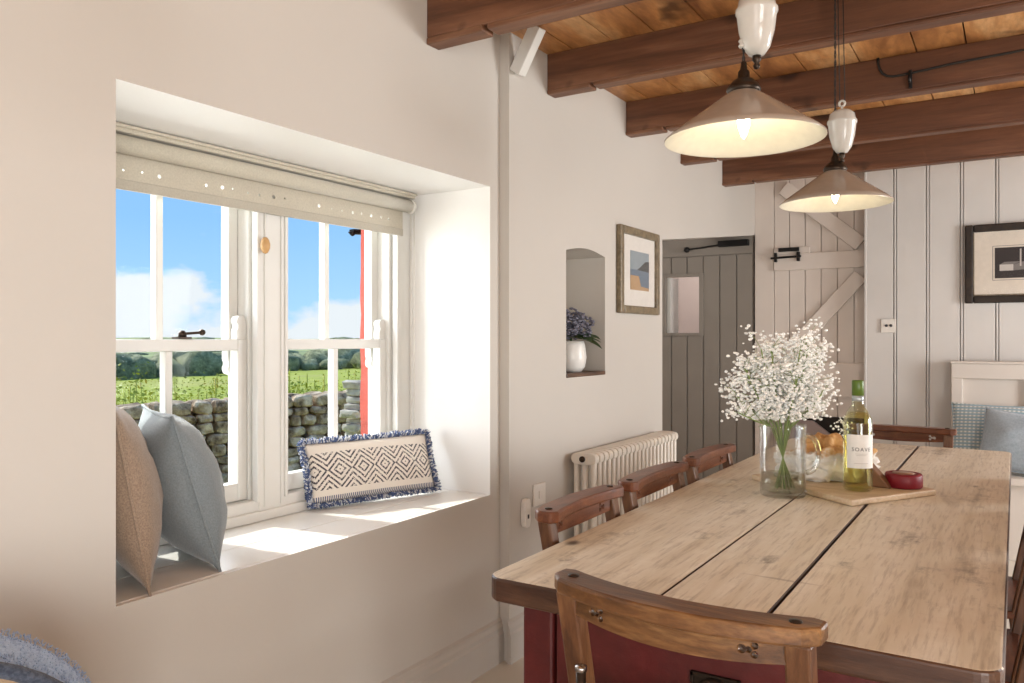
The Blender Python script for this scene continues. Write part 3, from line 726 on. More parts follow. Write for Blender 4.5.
# sockets on the left wall
p = thing('wall_socket', (WX2, 2.60, 0.50), 'rounded white socket box low on the left wall, nearest the window', 'socket')
b = MB(); pts = []
for i in range(24):
    a_ = i * PI / 12; pts.append((2.588 + 0.022 * math.copysign(abs(math.cos(a_)) ** 0.6, math.cos(a_)), 0.535 + 0.055 * math.copysign(abs(math.sin(a_)) ** 0.6, math.sin(a_))))
b.prism(pts, 'x', WX2, WX2 + 0.022).build('casing', 'white_plastic', p, bevel=0.004)
MB().box(WX2 + 0.022, WX2 + 0.024, 2.583, 2.592, 0.515, 0.53).build('port', 'ink', p)
p = thing('switch_plate', (WX2, 2.70, 0.57), 'square white plate on the left wall, between the rounded socket and radiator', 'switch')
MB().box(WX2, WX2 + 0.010, 2.655, 2.742, 0.545, 0.63).build('plate', 'white_plastic', p, bevel=0.003)
MB().box(WX2 + 0.010, WX2 + 0.015, 2.685, 2.712, 0.572, 0.603).build('rocker', 'white_plastic', p, bevel=0.002)

# niche shelf and pot
tag(MB().box(-1.797, WX2 + 0.004, 2.932, 3.299, 1.0335, 1.050).build('niche_shelf', 'shelf_wood', bevel=0.002), 'thin dark wooden shelf board at the bottom of the arched wall niche', 'shelf')
p = thing('flower_pot', (-1.665, 3.125, 1.051), 'small white rounded pot with dried hydrangeas in the wall niche', 'plant pot'); p.scale = (1.2, 1.2, 1.15)
MB().lathe([(0, 0), (0.038, 0), (0.052, 0.02), (0.057, 0.055), (0.052, 0.10), (0.047, 0.118), (0.043, 0.118), (0.046, 0.10), (0.046, 0.03), (0, 0.02)], 28, (0, 0, 0)).build('pot', 'pot_white', p, world=False)
b = MB()
for (cx, cy, cz, R) in ((-0.01, 0.0, 0.19, 0.055), (0.015, 0.05, 0.18, 0.045), (0.0, -0.045, 0.175, 0.045), (0.02, 0.015, 0.155, 0.045)):
    for k in range(110):
        d = Vector((random.gauss(0, 1), random.gauss(0, 1), random.gauss(0, 1))).normalized(); c_ = Vector((cx, cy, cz)) + d * R
        if c_.z < 0.125: continue
        b.ico(c_, random.uniform(0.006, 0.010), 1, (1, 1, 0.6), 0.2)
o = b.build('blossom', 'hydrangea_petal', p, world=False); tag(o, kind='stuff')
def leaf(b, base, d, L, wd, droop=0.3):
    base = Vector(base); d = Vector(d).normalized(); s_ = d.cross(Vector((0, 0, 1))).normalized(); up = s_.cross(d)
    pts = []; n_ = 6; rows = []
    for i in range(n_ + 1):
        f = i / n_; c_ = base + d * (L * f) - Vector((0, 0, droop * L * f * f)); w_ = wd * math.sin(PI * (0.06 + 0.94 * f)) ** 0.8 if i < n_ else 0.0005
        rows.append([b.bm.verts.new(c_ + s_ * w_ * q + up * (abs(q) * w_ * 0.35)) for q in (-1, 0, 1)])
    for A, B in zip(rows, rows[1:]):
        for q in (0, 1): b.bm.faces.new((A[q], A[q + 1], B[q + 1], B[q]))
b = MB()
for d, L in (((0.5, 0.9, 0.25), 0.12), ((0.8, 0.4, 0.1), 0.10), ((0.2, 1, 0.5), 0.10), ((0.9, -0.3, 0.1), 0.09), ((0.3, -1, 0.3), 0.08), ((0.7, 0.8, -0.1), 0.11)):
    leaf(b, (0.01, 0.01, 0.13), d, L, 0.028)
b.tube([(0, 0, 0.03), (0, 0, 0.15)], 0.004, 6); o = b.build('leaf', 'leaf_green', p, world=False); tag(o, kind='stuff')

# column radiator
rd = thing('radiator', (-1.51, 3.4, 0.0), 'cream column radiator on the left wall below the wall niche', 'radiator')
ns = 21
for k in range(ns):
    yy = 2.955 + k * 0.0455; b = MB()
    for xx in (-1.548, -1.508, -1.468): b.tube([(xx, yy, 0.15), (xx, yy, 0.69)], 0.0125, 10)
    for zz in (0.135, 0.70):
        out = []; 
        for i in range(20):
            a_ = i * 2 * PI / 20; out.append((-1.508 + 0.057 * math.copysign(abs(math.cos(a_)) ** 0.5, math.cos(a_)), zz + 0.024 * math.copysign(abs(math.sin(a_)) ** 0.7, math.sin(a_))))
        b.prism(out, 'y', yy - 0.018, yy + 0.018)
    b.lathe([(0, -0.023), (0.018, -0.023), (0.018, 0.023), (0, 0.023)], 12, (-1.508, yy, 0.70), M=Matrix.Rotation(PI / 2, 4, 'X'))
    b.lathe([(0, -0.023), (0.018, -0.023), (0.018, 0.023), (0, 0.023)], 12, (-1.508, yy, 0.135), M=Matrix.Rotation(PI / 2, 4, 'X'))
    b.build('section', 'radiator_cream', rd, smooth=False, bevel=0.003)
for yy in (2.955, 2.955 + 0.0455 * (ns - 1)):
    MB().box(-1.535, -1.481, yy - 0.012, yy + 0.012, 0.0, 0.135).build('foot', 'radiator_cream', rd, bevel=0.003)
MB().lathe([(0, 0), (0.013, 0), (0.013, 0.006), (0, 0.006)], 12, (-1.508, 2.930, 0.70), M=Matrix.Rotation(PI / 2, 4, 'X')).build('vent_plug', 'dark_bronze', rd)
MB().tube([(-1.508, 2.93, 0.135), (-1.508, 2.90, 0.135), (-1.508, 2.888, 0.12), (-1.508, 2.888, 0.0)], 0.009, 8).lathe([(0, 0.1), (0.02, 0.1), (0.022, 0.13), (0.018, 0.17), (0, 0.175)], 14, (-1.508, 2.888, 0)).build('valve', 'white_plastic', rd)

# ------------------------------------------------------------------ table
TZ = 0.76
tb = thing('dining_table', (-0.41, 2.43, 0), 'long farmhouse dining table with scrubbed plank top and dark red base', 'table')
TX0, TX1, TY0, TY1 = -0.832, -0.012, 1.220, 3.64
def plank(b, x0, x1, rl, rr):
    """one top board with rounded outer corners"""
    r = 0.035; o = []
    def arc(cx, cy, a0):
        for i in range(7): a_ = a0 + i * PI / 12; o.append((cx + r * math.cos(a_), cy + r * math.sin(a_)))
    if rl: arc(x0 + r, TY0 + r, PI)
    else: o.append((x0, TY0))
    if rr: arc(x1 - r, TY0 + r, 1.5 * PI)
    else: o.append((x1, TY0))
    if rr: arc(x1 - r, TY1 - r, 0)
    else: o.append((x1, TY1))
    if rl: arc(x0 + r, TY1 - r, PI / 2)
    else: o.append((x0, TY1))
    n_ = len(o); vs = [(p[0], p[1], TZ - 0.045) for p in o] + [(p[0], p[1], TZ) for p in o]
    b.poly(vs, [tuple(range(n_))[::-1]], 1); b.poly(vs, [tuple(range(n_, 2 * n_))], 0)
    b.poly(vs, [(i, (i + 1) % n_, n_ + (i + 1) % n_, n_ + i) for i in range(n_)], 1)
b = MB(); plank(b, TX0, -0.5165, 1, 0); plank(b, -0.5135, -0.3345, 0, 0); plank(b, -0.3315, TX1, 0, 1)
bmesh.ops.remove_doubles(b.bm, verts=b.bm.verts, dist=1e-5)
b.build('tabletop', ['table_scrubbed', 'table_edge'], tb, bevel=0.006, seg=3)
AX0, AX1, AY0, AY1 = -0.784, -0.04, 1.278, 3.585
for x_ in (AX0, AX1 - 0.065):
    for y_ in (AY0, AY1 - 0.065):
        MB().box(x_, x_ + 0.065, y_, y_ + 0.065, 0, TZ - 0.046).build('leg', 'red_paint', tb, bevel=0.006)
MB().box(AX0 + 0.065, AX1 - 0.065, AY0 + 0.022, AY0 + 0.045, 0.545, TZ - 0.046).build('apron', 'red_paint', tb)
MB().box(AX0 + 0.065, AX1 - 0.065, AY1 - 0.045, AY1 - 0.02, 0.545, TZ - 0.046).build('apron', 'red_paint', tb)
MB().box(AX0 + 0.02, AX0 + 0.045, AY0 + 0.065, AY1 - 0.065, 0.60, TZ - 0.046).build('apron', 'red_paint', tb)
MB().box(AX1 - 0.045, AX1 - 0.02, AY0 + 0.065, AY1 - 0.065, 0.60, TZ - 0.046).build('apron', 'red_paint', tb)
dr = MB().box(AX0 + 0.072, AX1 - 0.072, AY0 - 0.001, AY0 + 0.021, 0.552, TZ - 0.052).build('drawer', 'red_paint', tb, bevel=0.005)
def sub(o_parent, mb, name, mat, **k):
    """sub-part in world coordinates under a part whose own origin is its thing's"""
    base = Vector(o_parent.parent.location)
    for v in mb.bm.verts: v.co -= base
    return mb.build(name, mat, o_parent, world=False, **k)
sub(dr, MB().box(-0.455, -0.372, AY0 - 0.004, AY0 - 0.001, 0.588, 0.650).box(-0.455, -0.372, AY0 - 0.008, AY0 - 0.004, 0.642, 0.650).box(-0.455, -0.372, AY0 - 0.008, AY0 - 0.004, 0.588, 0.594).box(-0.455, -0.449, AY0 - 0.008, AY0 - 0.004, 0.588, 0.65).box(-0.378, -0.372, AY0 - 0.008, AY0 - 0.004, 0.588, 0.65)
    .lathe([(0, 0), (0.026, 0.004), (0.030, 0.010), (0.024, 0.014), (0.0, 0.010)], 24, (-0.413, AY0 - 0.001, 0.617), M=Matrix.Rotation(PI / 2, 4, 'X')), 'drawer_pull', 'dark_bronze', bevel=0.001)

# ------------------------------------------------------------------ chapel chairs
def trefoil_cut(cx, cz, s_=1.0, ybow=0.0):
    M = Matrix.Rotation(PI / 2, 4, 'X'); res = []
    for dx, dz, r in ((-0.012, 0, 0.0085), (0.010, 0.008, 0.007), (0.010, -0.008, 0.007), (0.0, 0, 0.006)):
        res.append(MB().lathe([(0, -0.05), (r * s_, -0.05), (r * s_, 0.05), (0, 0.05)], 12, (cx + dx * s_, ybow, cz + dz * s_), M=M))
    return res
def make_chair(wood_m, L=0.435, bow=0.035, D=0.40):
    root = bpy.data.objects.new('chapel_chair', None); C.objects.link(root)
    def yb(x): return -bow * (1 - (2 * x / L) ** 2)
    # crest: wide curved cap
    N_ = 20; out = []
    for i in range(N_ + 1):
        x = -L / 2 + L * i / N_; wcap = 0.052
        e = 1 - max(0, (abs(x) - (L / 2 - 0.02)) / 0.02) ** 2 * 0.45
        out.append((x, yb(x) - 0.030 * e))
    for i in range(N_, -1, -1):
        x = -L / 2 + L * i / N_; e = 1 - max(0, (abs(x) - (L / 2 - 0.02)) / 0.02) ** 2 * 0.45
        out.append((x, yb(x) + 0.030 * e))
    cr_ = MB().prism(out, 'z', 0.796, 0.822).build('crest_rail', wood_m, root, bevel=0.005, world=False)
    for sx in (-1, 1):
        MB().lathe([(0, 0), (0.009, 0), (0.0085, 0.002), (0, 0.003)], 12, (sx * (L / 2 - 0.035), yb(sx * (L / 2 - 0.035)), 0.822)).build('screw', 'dark_bronze', cr_, world=False)
    # lower back rail, curved, with trefoil cut-outs
    b = MB(); M_ = 24; vs = []; fs = []
    for i in range(M_ + 1):
        x = -0.165 + 0.33 * i / M_; zb = 0.757 + 0.008 * (2 * x / 0.33) ** 2
        y = yb(x) + 0.002
        vs += [(x, y - 0.008, zb), (x, y + 0.008, zb), (x, y + 0.008, 0.797), (x, y - 0.008, 0.797)]
    for i in range(M_):
        k = i * 4
        for a_ in range(4): fs.append((k + a_, k + (a_ + 1) % 4, k + 4 + (a_ + 1) % 4, k + 4 + a_))
    fs += [(0, 1, 2, 3), (M_ * 4 + 3, M_ * 4 + 2, M_ * 4 + 1, M_ * 4)]
    b.poly(vs, fs); rl = b.build('back_rail', wood_m, root, world=False)
    cc = []
    for sx in (-1, 1):
        cc += [q.build('c', wood_m) for q in trefoil_cut(sx * 0.118, 0.779, 0.75)]
    cut(rl, cc); rl.parent = root
    # posts (raked, carry on as rear legs)
    for sx in (-1, 1):
        xt = sx * 0.180
        b = MB().bar((xt, yb(xt) - 0.004, 0.80), (sx * 0.172, 0.062, 0.42), 0.036, 0.03, up=(0, 1, 0)).bar((sx * 0.172, 0.062, 0.44), (sx * 0.175, 0.015, 0.0), 0.034, 0.032, up=(0, 1, 0), wd2=0.028, dp2=0.026)
        b.build('back_post', 'chair_post', root, bevel=0.004, world=False)
    for sx in (-1, 1):
        MB().bar((sx * 0.185, D - 0.04, 0.43), (sx * 0.19, D - 0.03, 0.0), 0.036, 0.036, up=(0, 1, 0), wd2=0.027, dp2=0.027).build('leg', 'chair_post', root, bevel=0.004, world=False)
    o_ = [(-0.19, 0.05), (0.19, 0.05), (0.205, D - 0.015), (0.17, D), (-0.17, D), (-0.205, D - 0.015)]
    MB().prism(o_, 'z', 0.432, 0.455).build('seat', wood_m, root, bevel=0.006, world=False)
    b = MB()
    for sx in (-1, 1): b.bar((sx * 0.172, 0.055, 0.20), (sx * 0.187, D - 0.035, 0.18), 0.018, 0.022)
    b.bar((-0.187, D - 0.035, 0.24), (0.187, D - 0.035, 0.24), 0.018, 0.024).bar((-0.172, 0.045, 0.26), (0.172, 0.045, 0.26), 0.016, 0.024)
    b.bar((-0.18, 0.06, 0.405), (0.18, 0.06, 0.405), 0.018, 0.05)
    b.bar((-0.17, 0.030, 0.60), (0.17, 0.030, 0.60), 0.014, 0.04)
    b.build('stretcher', 'chair_post', root, bevel=0.003, world=False)
    return root
ch_near = make_chair('chair_wood', 0.418, 0.045, 0.32)
ch_near.location = (-0.420, 1.125, 0); ch_near.rotation_euler = (0, 0, math.radians(-4))
MB().tube([(-0.150, -0.028, 0.58), (-0.150, -0.030, 0.682)], 0.008, 10).build('iron_peg', 'dark_bronze', ch_near, world=False)
MB().lathe([(0, 0), (0.0095, 0), (0.0095, 0.008), (0, 0.010)], 12, (-0.150, -0.030, 0.682)).build('peg_cap', 'steel', ch_near, world=False)
tag(ch_near, 'wooden chapel chair at the near end of the table, its back to the camera', 'chair', 'chapel chairs around the table')
ch0 = make_chair('chair_wood_red', 0.42, 0.022)
spots = [((-0.866, 1.690), -90, 'nearest of the three brown chapel chairs on the window side of the table'),
         ((-0.862, 2.135), -90, 'middle of the three brown chapel chairs on the window side of the table'),
         ((-0.862, 2.620), -90, 'farthest of the three brown chapel chairs on the window side of the table'),
         ((-0.415, 3.775), 180, 'wooden chapel chair at the far end of the table, behind the bottle'),
         ((0.058, 1.70), 90, 'nearest dark chair on the right side of the table'),
         ((0.062, 2.22), 90, 'middle dark chair on the right side of the table'),
         ((0.062, 2.75), 90, 'farthest dark chair on the right side of the table')]
for i, ((x_, y_), a_, lab) in enumerate(spots):
    c_ = ch0 if i == 0 else copy_tree(ch0)
    c_.location = (x_, y_, 0); c_.scale = (0.9 if i == 0 else 1, 1, 1); c_.rotation_euler = (0, 0, math.radians(a_)); tag(c_, lab, 'chair', 'chapel chairs around the table')

# ------------------------------------------------------------------ things on the table
T0 = TZ + 0.0005
A_, B_, C2 = Vector((-0.692, 2.484)), Vector((-0.361, 2.225)), Vector((-0.185, 2.514)); D_ = A_ + C2 - B_
tag(MB().prism([tuple(A_), tuple(B_), tuple(C2), tuple(D_)], 'z', T0, T0 + 0.017).build('chopping_board', 'board_wood', bevel=0.004), 'pale wooden chopping board lying askew on the table under the bread', 'board')
BZ = T0 + 0.0175
# jug
j = thing('glass_jug', (-0.550, 2.290, T0), 'clear glass jug with a handle, holding the white flowers', 'jug')
prof = [(0, 0), (0.058, 0), (0.061, 0.006), (0.0625, 0.19), (0.0635, 0.198), (0.0615, 0.198), (0.0595, 0.188), (0.0575, 0.014), (0, 0.011)]
MB().lathe(prof, 48).build('jug_body', 'jug_glass', j, world=False)
hd = Vector((0.845, 0.534, 0)); pts = []
for i in range(13):
    a_ = PI / 2 - PI * i / 12 * 0.98; pts.append(hd * (0.060 + 0.040 * max(0, math.cos(a_)) ** 0.7) + Vector((0, 0, 0.115 + 0.052 * math.sin(a_))))
MB().tube(pts, 0.0075, 10).build('handle', 'handle_glass', j, world=False)
MB().lathe([(0, 0.0115), (0.057, 0.0145), (0.0575, 0.06), (0, 0.06)], 40).build('water', 'water', j, world=False)
# gypsophila
f = thing('flower_bunch', (-0.550, 2.290, T0 + 0.02), 'airy bunch of small white flowers standing in the glass jug', 'flowers')
right = Vector((0.845, 0.534, 0)); fwd = Vector((-0.534, 0.845, 0))
sb = MB(); tips = []
for k in range(19):
    a_ = 2 * PI * k / 19 * 2.0 + random.uniform(-.2, .2); u = random.uniform(0.25, 1.0) ** 0.7
    lean = right * math.cos(a_) * u * 0.138 + fwd * math.sin(a_) * u * 0.115
    if lean.dot(right) < 0: lean += right * lean.dot(right) * 0.25
    bot = Vector((-lean.x * 0.22, -lean.y * 0.22, 0.0)); mid = Vector((lean.x * 0.22, lean.y * 0.22, 0.17)); top = Vector((lean.x * 1.05, lean.y * 1.05, 0.425 - 0.20 * u ** 2 + random.uniform(-.02, .03)))
    pts = [bot, bot.lerp(mid, 0.5), mid, mid.lerp(top, 0.5) + Vector((lean.x * 0.05, lean.y * 0.05, 0)), top]
    sb.tube(pts, 0.0019, 5); 
    for q in range(18):
        f_ = random.uniform(0.05, 1.0); s0 = mid.lerp(top, f_); ee = s0 + Vector((random.gauss(0, 0.028), random.gauss(0, 0.028), abs(random.gauss(0.024, 0.020))))
        sb.tube([s0, s0.lerp(ee, 0.5) + Vector((0, 0, 0.004)), ee], 0.0008, 3); tips.append(ee)
sb.build('stem', 'stem_green', f, world=False)
tag(f.children[0], kind='stuff')
bb = MB()
for e_ in tips:
    for q in range(random.randint(9, 16)):
        p_ = e_ + Vector((random.gauss(0, 0.014), random.gauss(0, 0.014), random.gauss(0, 0.012)))
        if p_.z < 0.19: continue
        bb.ico(p_, random.uniform(0.0030, 0.0060), 1, (1, 1, 0.8), 0.25)
# a stray low sprig by the handle
for q in range(34):
    p_ = right * 0.165 + Vector((random.gauss(0, .012), random.gauss(0, .012), 0.175 + random.gauss(0, .014))); bb.ico(p_, random.uniform(0.002, 0.004), 1)
o = bb.build('blossom', 'blossom_white', f, world=False); tag(o, kind='stuff')
# bottle
bt = thing('wine_bottle', (-0.370, 2.385, BZ), 'white wine bottle with green capsule and pale label on the chopping board', 'bottle')
R = 0.0385
MB().lathe([(0, 0.006), (0.020, 0.003), (0.030, 0), (R, 0.005), (R, 0.185), (0.036, 0.200), (0.027, 0.220), (0.0165, 0.235), (0.0145, 0.25), (0.0145, 0.296), (0, 0.296)], 40).build('glass_body', 'bottle_glass', bt, world=False)
MB().lathe([(0, 0.010), (0.034, 0.008), (0.0355, 0.012), (0.0355, 0.184), (0.033, 0.198), (0.024, 0.216), (0, 0.216)], 36).build('wine', 'wine', bt, world=False)
MB().lathe([(0.0148, 0.262), (0.0158, 0.2625), (0.0158, 0.302), (0.014, 0.305), (0, 0.305)], 28).build('capsule', 'capsule_green', bt, world=False)
MB().lathe([(0.0149, 0.247), (0.0157, 0.2475), (0.0157, 0.262), (0.0149, 0.2622)], 28).build('capsule_band', 'capsule_band', bt, world=False)
def curved(b, R_, a0, a1, z0, z1, n_=20, mi=0):
    rows = [[b.bm.verts.new((R_ * math.cos(a0 + (a1 - a0) * i / n_), R_ * math.sin(a0 + (a1 - a0) * i / n_), z)) for z in (z0, z1)] for i in range(n_ + 1)]
    for P, Q in zip(rows, rows[1:]): b.bm.faces.new((P[0], Q[0], Q[1], P[1])).material_index = mi
view = math.atan2(-2.385, 0.37) + math.radians(14)     # label faces just right of the camera
b = MB(); curved(b, R + 0.0005, view - 1.05, view + 1.05, 0.065, 0.157); lab = b.build('label', 'label_paper', bt, smooth=True, world=False)
def wrap_text(body, size, z, mat, name, ang=view, Rr=R + 0.0009):
    cu = bpy.data.curves.new(name, 'FONT'); cu.body = body; cu.size = size; cu.align_x = 'CENTER'; cu.resolution_u = 3; cu.space_character = 1.25
    ob = bpy.data.objects.new(name, cu); C.objects.link(ob); bpy.context.view_layer.update()
    me = bpy.data.meshes.new_from_object(ob.evaluated_get(bpy.context.evaluated_depsgraph_get())); bpy.data.objects.remove(ob)
    bm_ = bmesh.new(); bm_.from_mesh(me)
    bmesh.ops.triangulate(bm_, faces=bm_.faces)
    for v in bm_.verts:
        a_ = ang + v.co.x / Rr; v.co = Vector((Rr * math.cos(a_), Rr * math.sin(a_), z + v.co.y))
    bm_.to_mesh(me); bm_.free(); me.materials.clear(); me.materials.append(MATS[mat])
    o_ = bpy.data.objects.new(name, me); C.objects.link(o_); o_.parent = lab; return o_
wrap_text('SOAVE', 0.0145, 0.112, 'ink', 'lettering')
for z_, hw in ((0.104, 0.42), (0.100, 0.34), (0.078, 0.5)):
    b = MB(); curved(b, R + 0.0009, view - hw, view + hw, z_, z_ + 0.0012); b.build('fine_print', 'pale_ink', lab, world=False)
# bread
def lump(mat, name, loc, size, rz, seed, amp, label, cat):
    b = MB(); g = bmesh.ops.create_icosphere(b.bm, subdivisions=5, radius=1)
    for v in b.bm.verts:
        n_ = v.co.normalized(); k = 1 + amp * noise.noise(n_ * 1.8 + Vector((seed, 0, 0))) + amp * 0.5 * noise.noise(n_ * 5 + Vector((0, seed, 0))) + amp * .2 * noise.noise(n_ * 13)
        p_ = Vector((n_.x * size[0], n_.y * size[1], n_.z * size[2])) * k
        p_.z = max(p_.z, -size[2] * 0.62); v.co = p_
    zmin = min(v.co.z for v in b.bm.verts)
    o_ = b.build(name, mat, smooth=True); o_.location = (loc[0], loc[1], loc[2] - zmin); o_.rotation_euler = (0, 0, rz); return tag(o_, label, cat)
lump('loaf_crust', 'bread_loaf', (-0.482, 2.515, BZ), (0.114, 0.066, 0.070), math.radians(12), 4.0, 0.55, 'crusty floured loaf of bread on the board behind the jug', 'bread')
wdg = MB().prism([(0, 0), (0.060, 0), (0.052, 0.012), (0.0, 0.068), (-0.012, 0.06)], 'y', -0.02, 0.02).build('bread_heel', 'bread_crust', bevel=0.004)
wdg.location = (-0.352, 2.475, BZ); wdg.rotation_euler = (0, 0, math.radians(-8)); tag(wdg, 'brown wedge-shaped end piece standing between the bottle and red tin', 'bread')
p = thing('round_tin', (-0.268, 2.505, BZ), 'low round dark red tin on the right corner of the chopping board', 'tin')
MB().lathe([(0, 0), (0.046, 0), (0.049, 0.004), (0.049, 0.034), (0.046, 0.039), (0.038, 0.040), (0.036, 0.038), (0, 0.038)], 40).build('casing', 'red_wax', p, world=False)
MB().lathe([(0, 0.0383), (0.030, 0.0383), (0.030, 0.040), (0, 0.040)], 30).build('top_paper', 'tin_top', p, world=False)

# ------------------------------------------------------------------ pendant lamps
def make_lamp():
    r = bpy.data.objects.new('pendant_lamp', None); C.objects.link(r)      # origin at rim height
    sh = MB().lathe([(0.180, 0), (0.181, 0.003), (0.165, 0.016), (0.10, 0.060), (0.055, 0.091), (0.040, 0.101), (0.033, 0.105), (0.033, 0.112)], 64).lathe([(0.180, 0), (0.177, 0.001), (0.162, 0.013), (0.098, 0.056), (0.053, 0.086), (0.030, 0.100), (0.030, 0.112)], 64, mi=1).lathe([(0.033, 0.112), (0.030, 0.112)], 64)
    sh.build('lamp_shade', ['shade_outer', 'shade_inner'], r, world=False)
    MB().lathe([(0, 0.100), (0.036, 0.104), (0.039, 0.111), (0.034, 0.120), (0.022, 0.132), (0.014, 0.136), (0.013, 0.150), (0.008, 0.156), (0.006, 0.172), (0, 0.174)], 32).build('gallery', 'dark_bronze', r, world=False)
    MB().lathe([(0.013, 0.062), (0.013, 0.102)], 20).build('bulb_holder', 'white_plastic', r, world=False)
    MB().lathe([(0, 0.002), (0.006, 0.010), (0.0125, 0.030), (0.0145, 0.045), (0.010, 0.062), (0, 0.064)], 20).build('bulb', 'bulb_glow', r, world=False)
    top = 0.695
    b = MB()
    # twisted main cord plus the two falls of the counterweight
    for ph in (0, PI): b.tube([(0.0022 * math.cos(ph + z * 0.9), 0.0022 * math.sin(ph + z * 0.9), 0.172 + (top - 0.172) * z / 60) for z in range(61)], 0.0018, 5)
    b.build('cord', 'black_cord', r, world=False)
    MB().lathe([(0, 0.204), (0.010, 0.204), (0.0125, 0.208), (0.0085, 0.213), (0.0125, 0.218), (0.010, 0.222), (0, 0.222)], 20).build('cord_ring', 'ceramic_white', r, world=False)
    return r
def add_weight(r, off, dz):
    ox, oy = off; a0 = len(r.children)
    cw = MB().lathe([(0, 0.172), (0.018, 0.174), (0.030, 0.19), (0.040, 0.225), (0.0445, 0.262), (0.0475, 0.266), (0.0475, 0.274), (0.043, 0.279), (0.040, 0.295), (0.028, 0.306), (0, 0.310)], 32, (ox, oy, dz)).build('counterweight', 'ceramic_white', r, world=False)
    MB().lathe([(0, 0.142), (0.006, 0.144), (0.008, 0.150), (0.005, 0.156), (0.010, 0.162), (0.010, 0.172), (0, 0.173)], 16, (ox, oy, dz)).build('finial', 'dark_bronze', cw, world=False)
    MB().tube([(ox, oy, 0.308 + dz), (ox, oy, 0.320 + dz)] + [(ox + 0.009 * math.sin(a), oy, 0.329 + dz - 0.009 * math.cos(a)) for a in [i * PI / 6 for i in range(1, 12)]], 0.004, 8).build('pulley_hook', 'ceramic_white', cw, world=False)
    b = MB()
    for d_ in (-0.007, 0.009): b.tube([(ox + d_, oy, 0.33 + dz), (ox * 0.7 + d_, oy * 0.7, 0.695)], 0.0018, 5)
    b.build('weight_cord', 'black_cord', r, world=False)
l1 = make_lamp(); l1.location = (-0.507, 1.760, 1.637); l1.scale = (0.955, 0.955, 1); add_weight(l1, (0.027, 0.010), 0.012); tag(l1, 'nearer pendant lamp with taupe cone shade and white counterweight over the table', 'lamp', 'pendant lamps over the table')
MB().lathe([(0, 0.698), (0.04, 0.698), (0.04, 0.68), (0.02, 0.665), (0, 0.663)], 24).build('ceiling_rose', 'dark_bronze', l1, world=False)
l2 = make_lamp(); l2.location = (-0.487, 2.705, 1.628); l2.scale = (0.94, 0.94, 1); add_weight(l2, (0.024, -0.012), -0.014); tag(l2, 'farther pendant lamp with taupe cone shade, above the wine bottle', 'lamp', 'pendant lamps over the table')
MB().lathe([(0, 0.698), (0.04, 0.698), (0.04, 0.68), (0.02, 0.665), (0, 0.663)], 24).build('ceiling_rose', 'dark_bronze', l2, world=False)

# ------------------------------------------------------------------ settle with cushions
s_ = thing('settle', (0.6, 5.35, 0), 'pale panelled settle bench against the boarded back wall', 'bench')
b = MB(); Y0, Y1 = 5.53, 5.60; X0, X1 = -0.33, 1.7
b.box(X0, X1, Y0 + 0.03, Y1, 0.3, 1.02); b.box(X0, X1, Y0, Y0 + 0.03, 0.955, 1.045)
xs = X0
while xs < X1: b.box(xs, xs + 0.06, Y0, Y0 + 0.03, 0.3, 0.955); xs += 0.385
b.box(X0 - 0.005, X1, Y0 - 0.01, Y1 + 0.02, 1.045, 1.06); b.build('back_panel', 'settle_cream', s_, bevel=0.004)
MB().box(X0, X1, 5.02, Y0, 0.41, 0.45).build('seat', 'settle_cream', s_, bevel=0.006)
MB().box(X0, X1, 5.06, 5.09, 0.0, 0.41).box(X0, X0 + 0.03, 5.09, Y1, 0, 0.41).box(X1 - 0.03, X1, 5.09, Y1, 0, 0.41).build('base_panel', 'settle_cream', s_, bevel=0.004)
cushion('cushion', (-0.075, 5.36, 0.640), (math.radians(-14), 0, math.radians(-4)), 0.50, 0.36, 0.13, 'check_weave', 'blue and white checked cushion at the back of the settle', 12)
cushion('cushion', (0.075, 5.165, 0.618), (math.radians(-18), math.radians(6), math.radians(-10)), 0.50, 0.34, 0.16, 'pale_blue_cotton', 'plain pale blue cushion in front of the checked one on the settle', 21)

# ------------------------------------------------------------------ armchair corner with blue wool edge (bottom left)
ac = thing('armchair', (-1.285, 0.476, 0.0), 'tan armchair with blue wool edging at the bottom left corner', 'armchair', rz=math.atan2(-0.42, 0.90) + PI / 2)
# local -Y faces the camera side
def arch_pts(hw, zc, zt, n_=22, z0=0.12, ex=2.3):
    pts = [(-hw, z0)]
    for i in range(n_ + 1):
        a_ = PI - PI * i / n_; pts.append((hw * math.copysign(abs(math.cos(a_)) ** (2 / ex), math.cos(a_)), zc + (zt - zc) * abs(math.sin(a_)) ** (2 / ex)))
    return pts + [(hw, z0)]
op = arch_pts(0.25, 0.58, 0.782, ex=2.0)
MB().prism(arch_pts(0.235, 0.58, 0.767, ex=2.0), 'y', -0.083, 0.083).build('backrest', 'tan_upholstery', ac, bevel=0.01, world=False)
b = MB(); rows = []
for (x_, z_) in op:
    rows.append([b.bm.verts.new((x_ * k1, y_, (z_ - 0.5) * k1 + 0.5)) for y_, k1 in ((-0.078, 0.97), (-0.055, 0.992), (0, 1.0), (0.055, 0.992), (0.088, 0.94))])
for P, Q in zip(rows, rows[1:]):
    for q in range(4): b.bm.faces.new((P[q], P[q + 1], Q[q + 1], Q[q]))
ed = b.build('wool_edging', 'blue_wool', ac, smooth=True, world=False, subd=1)
hair = MB()
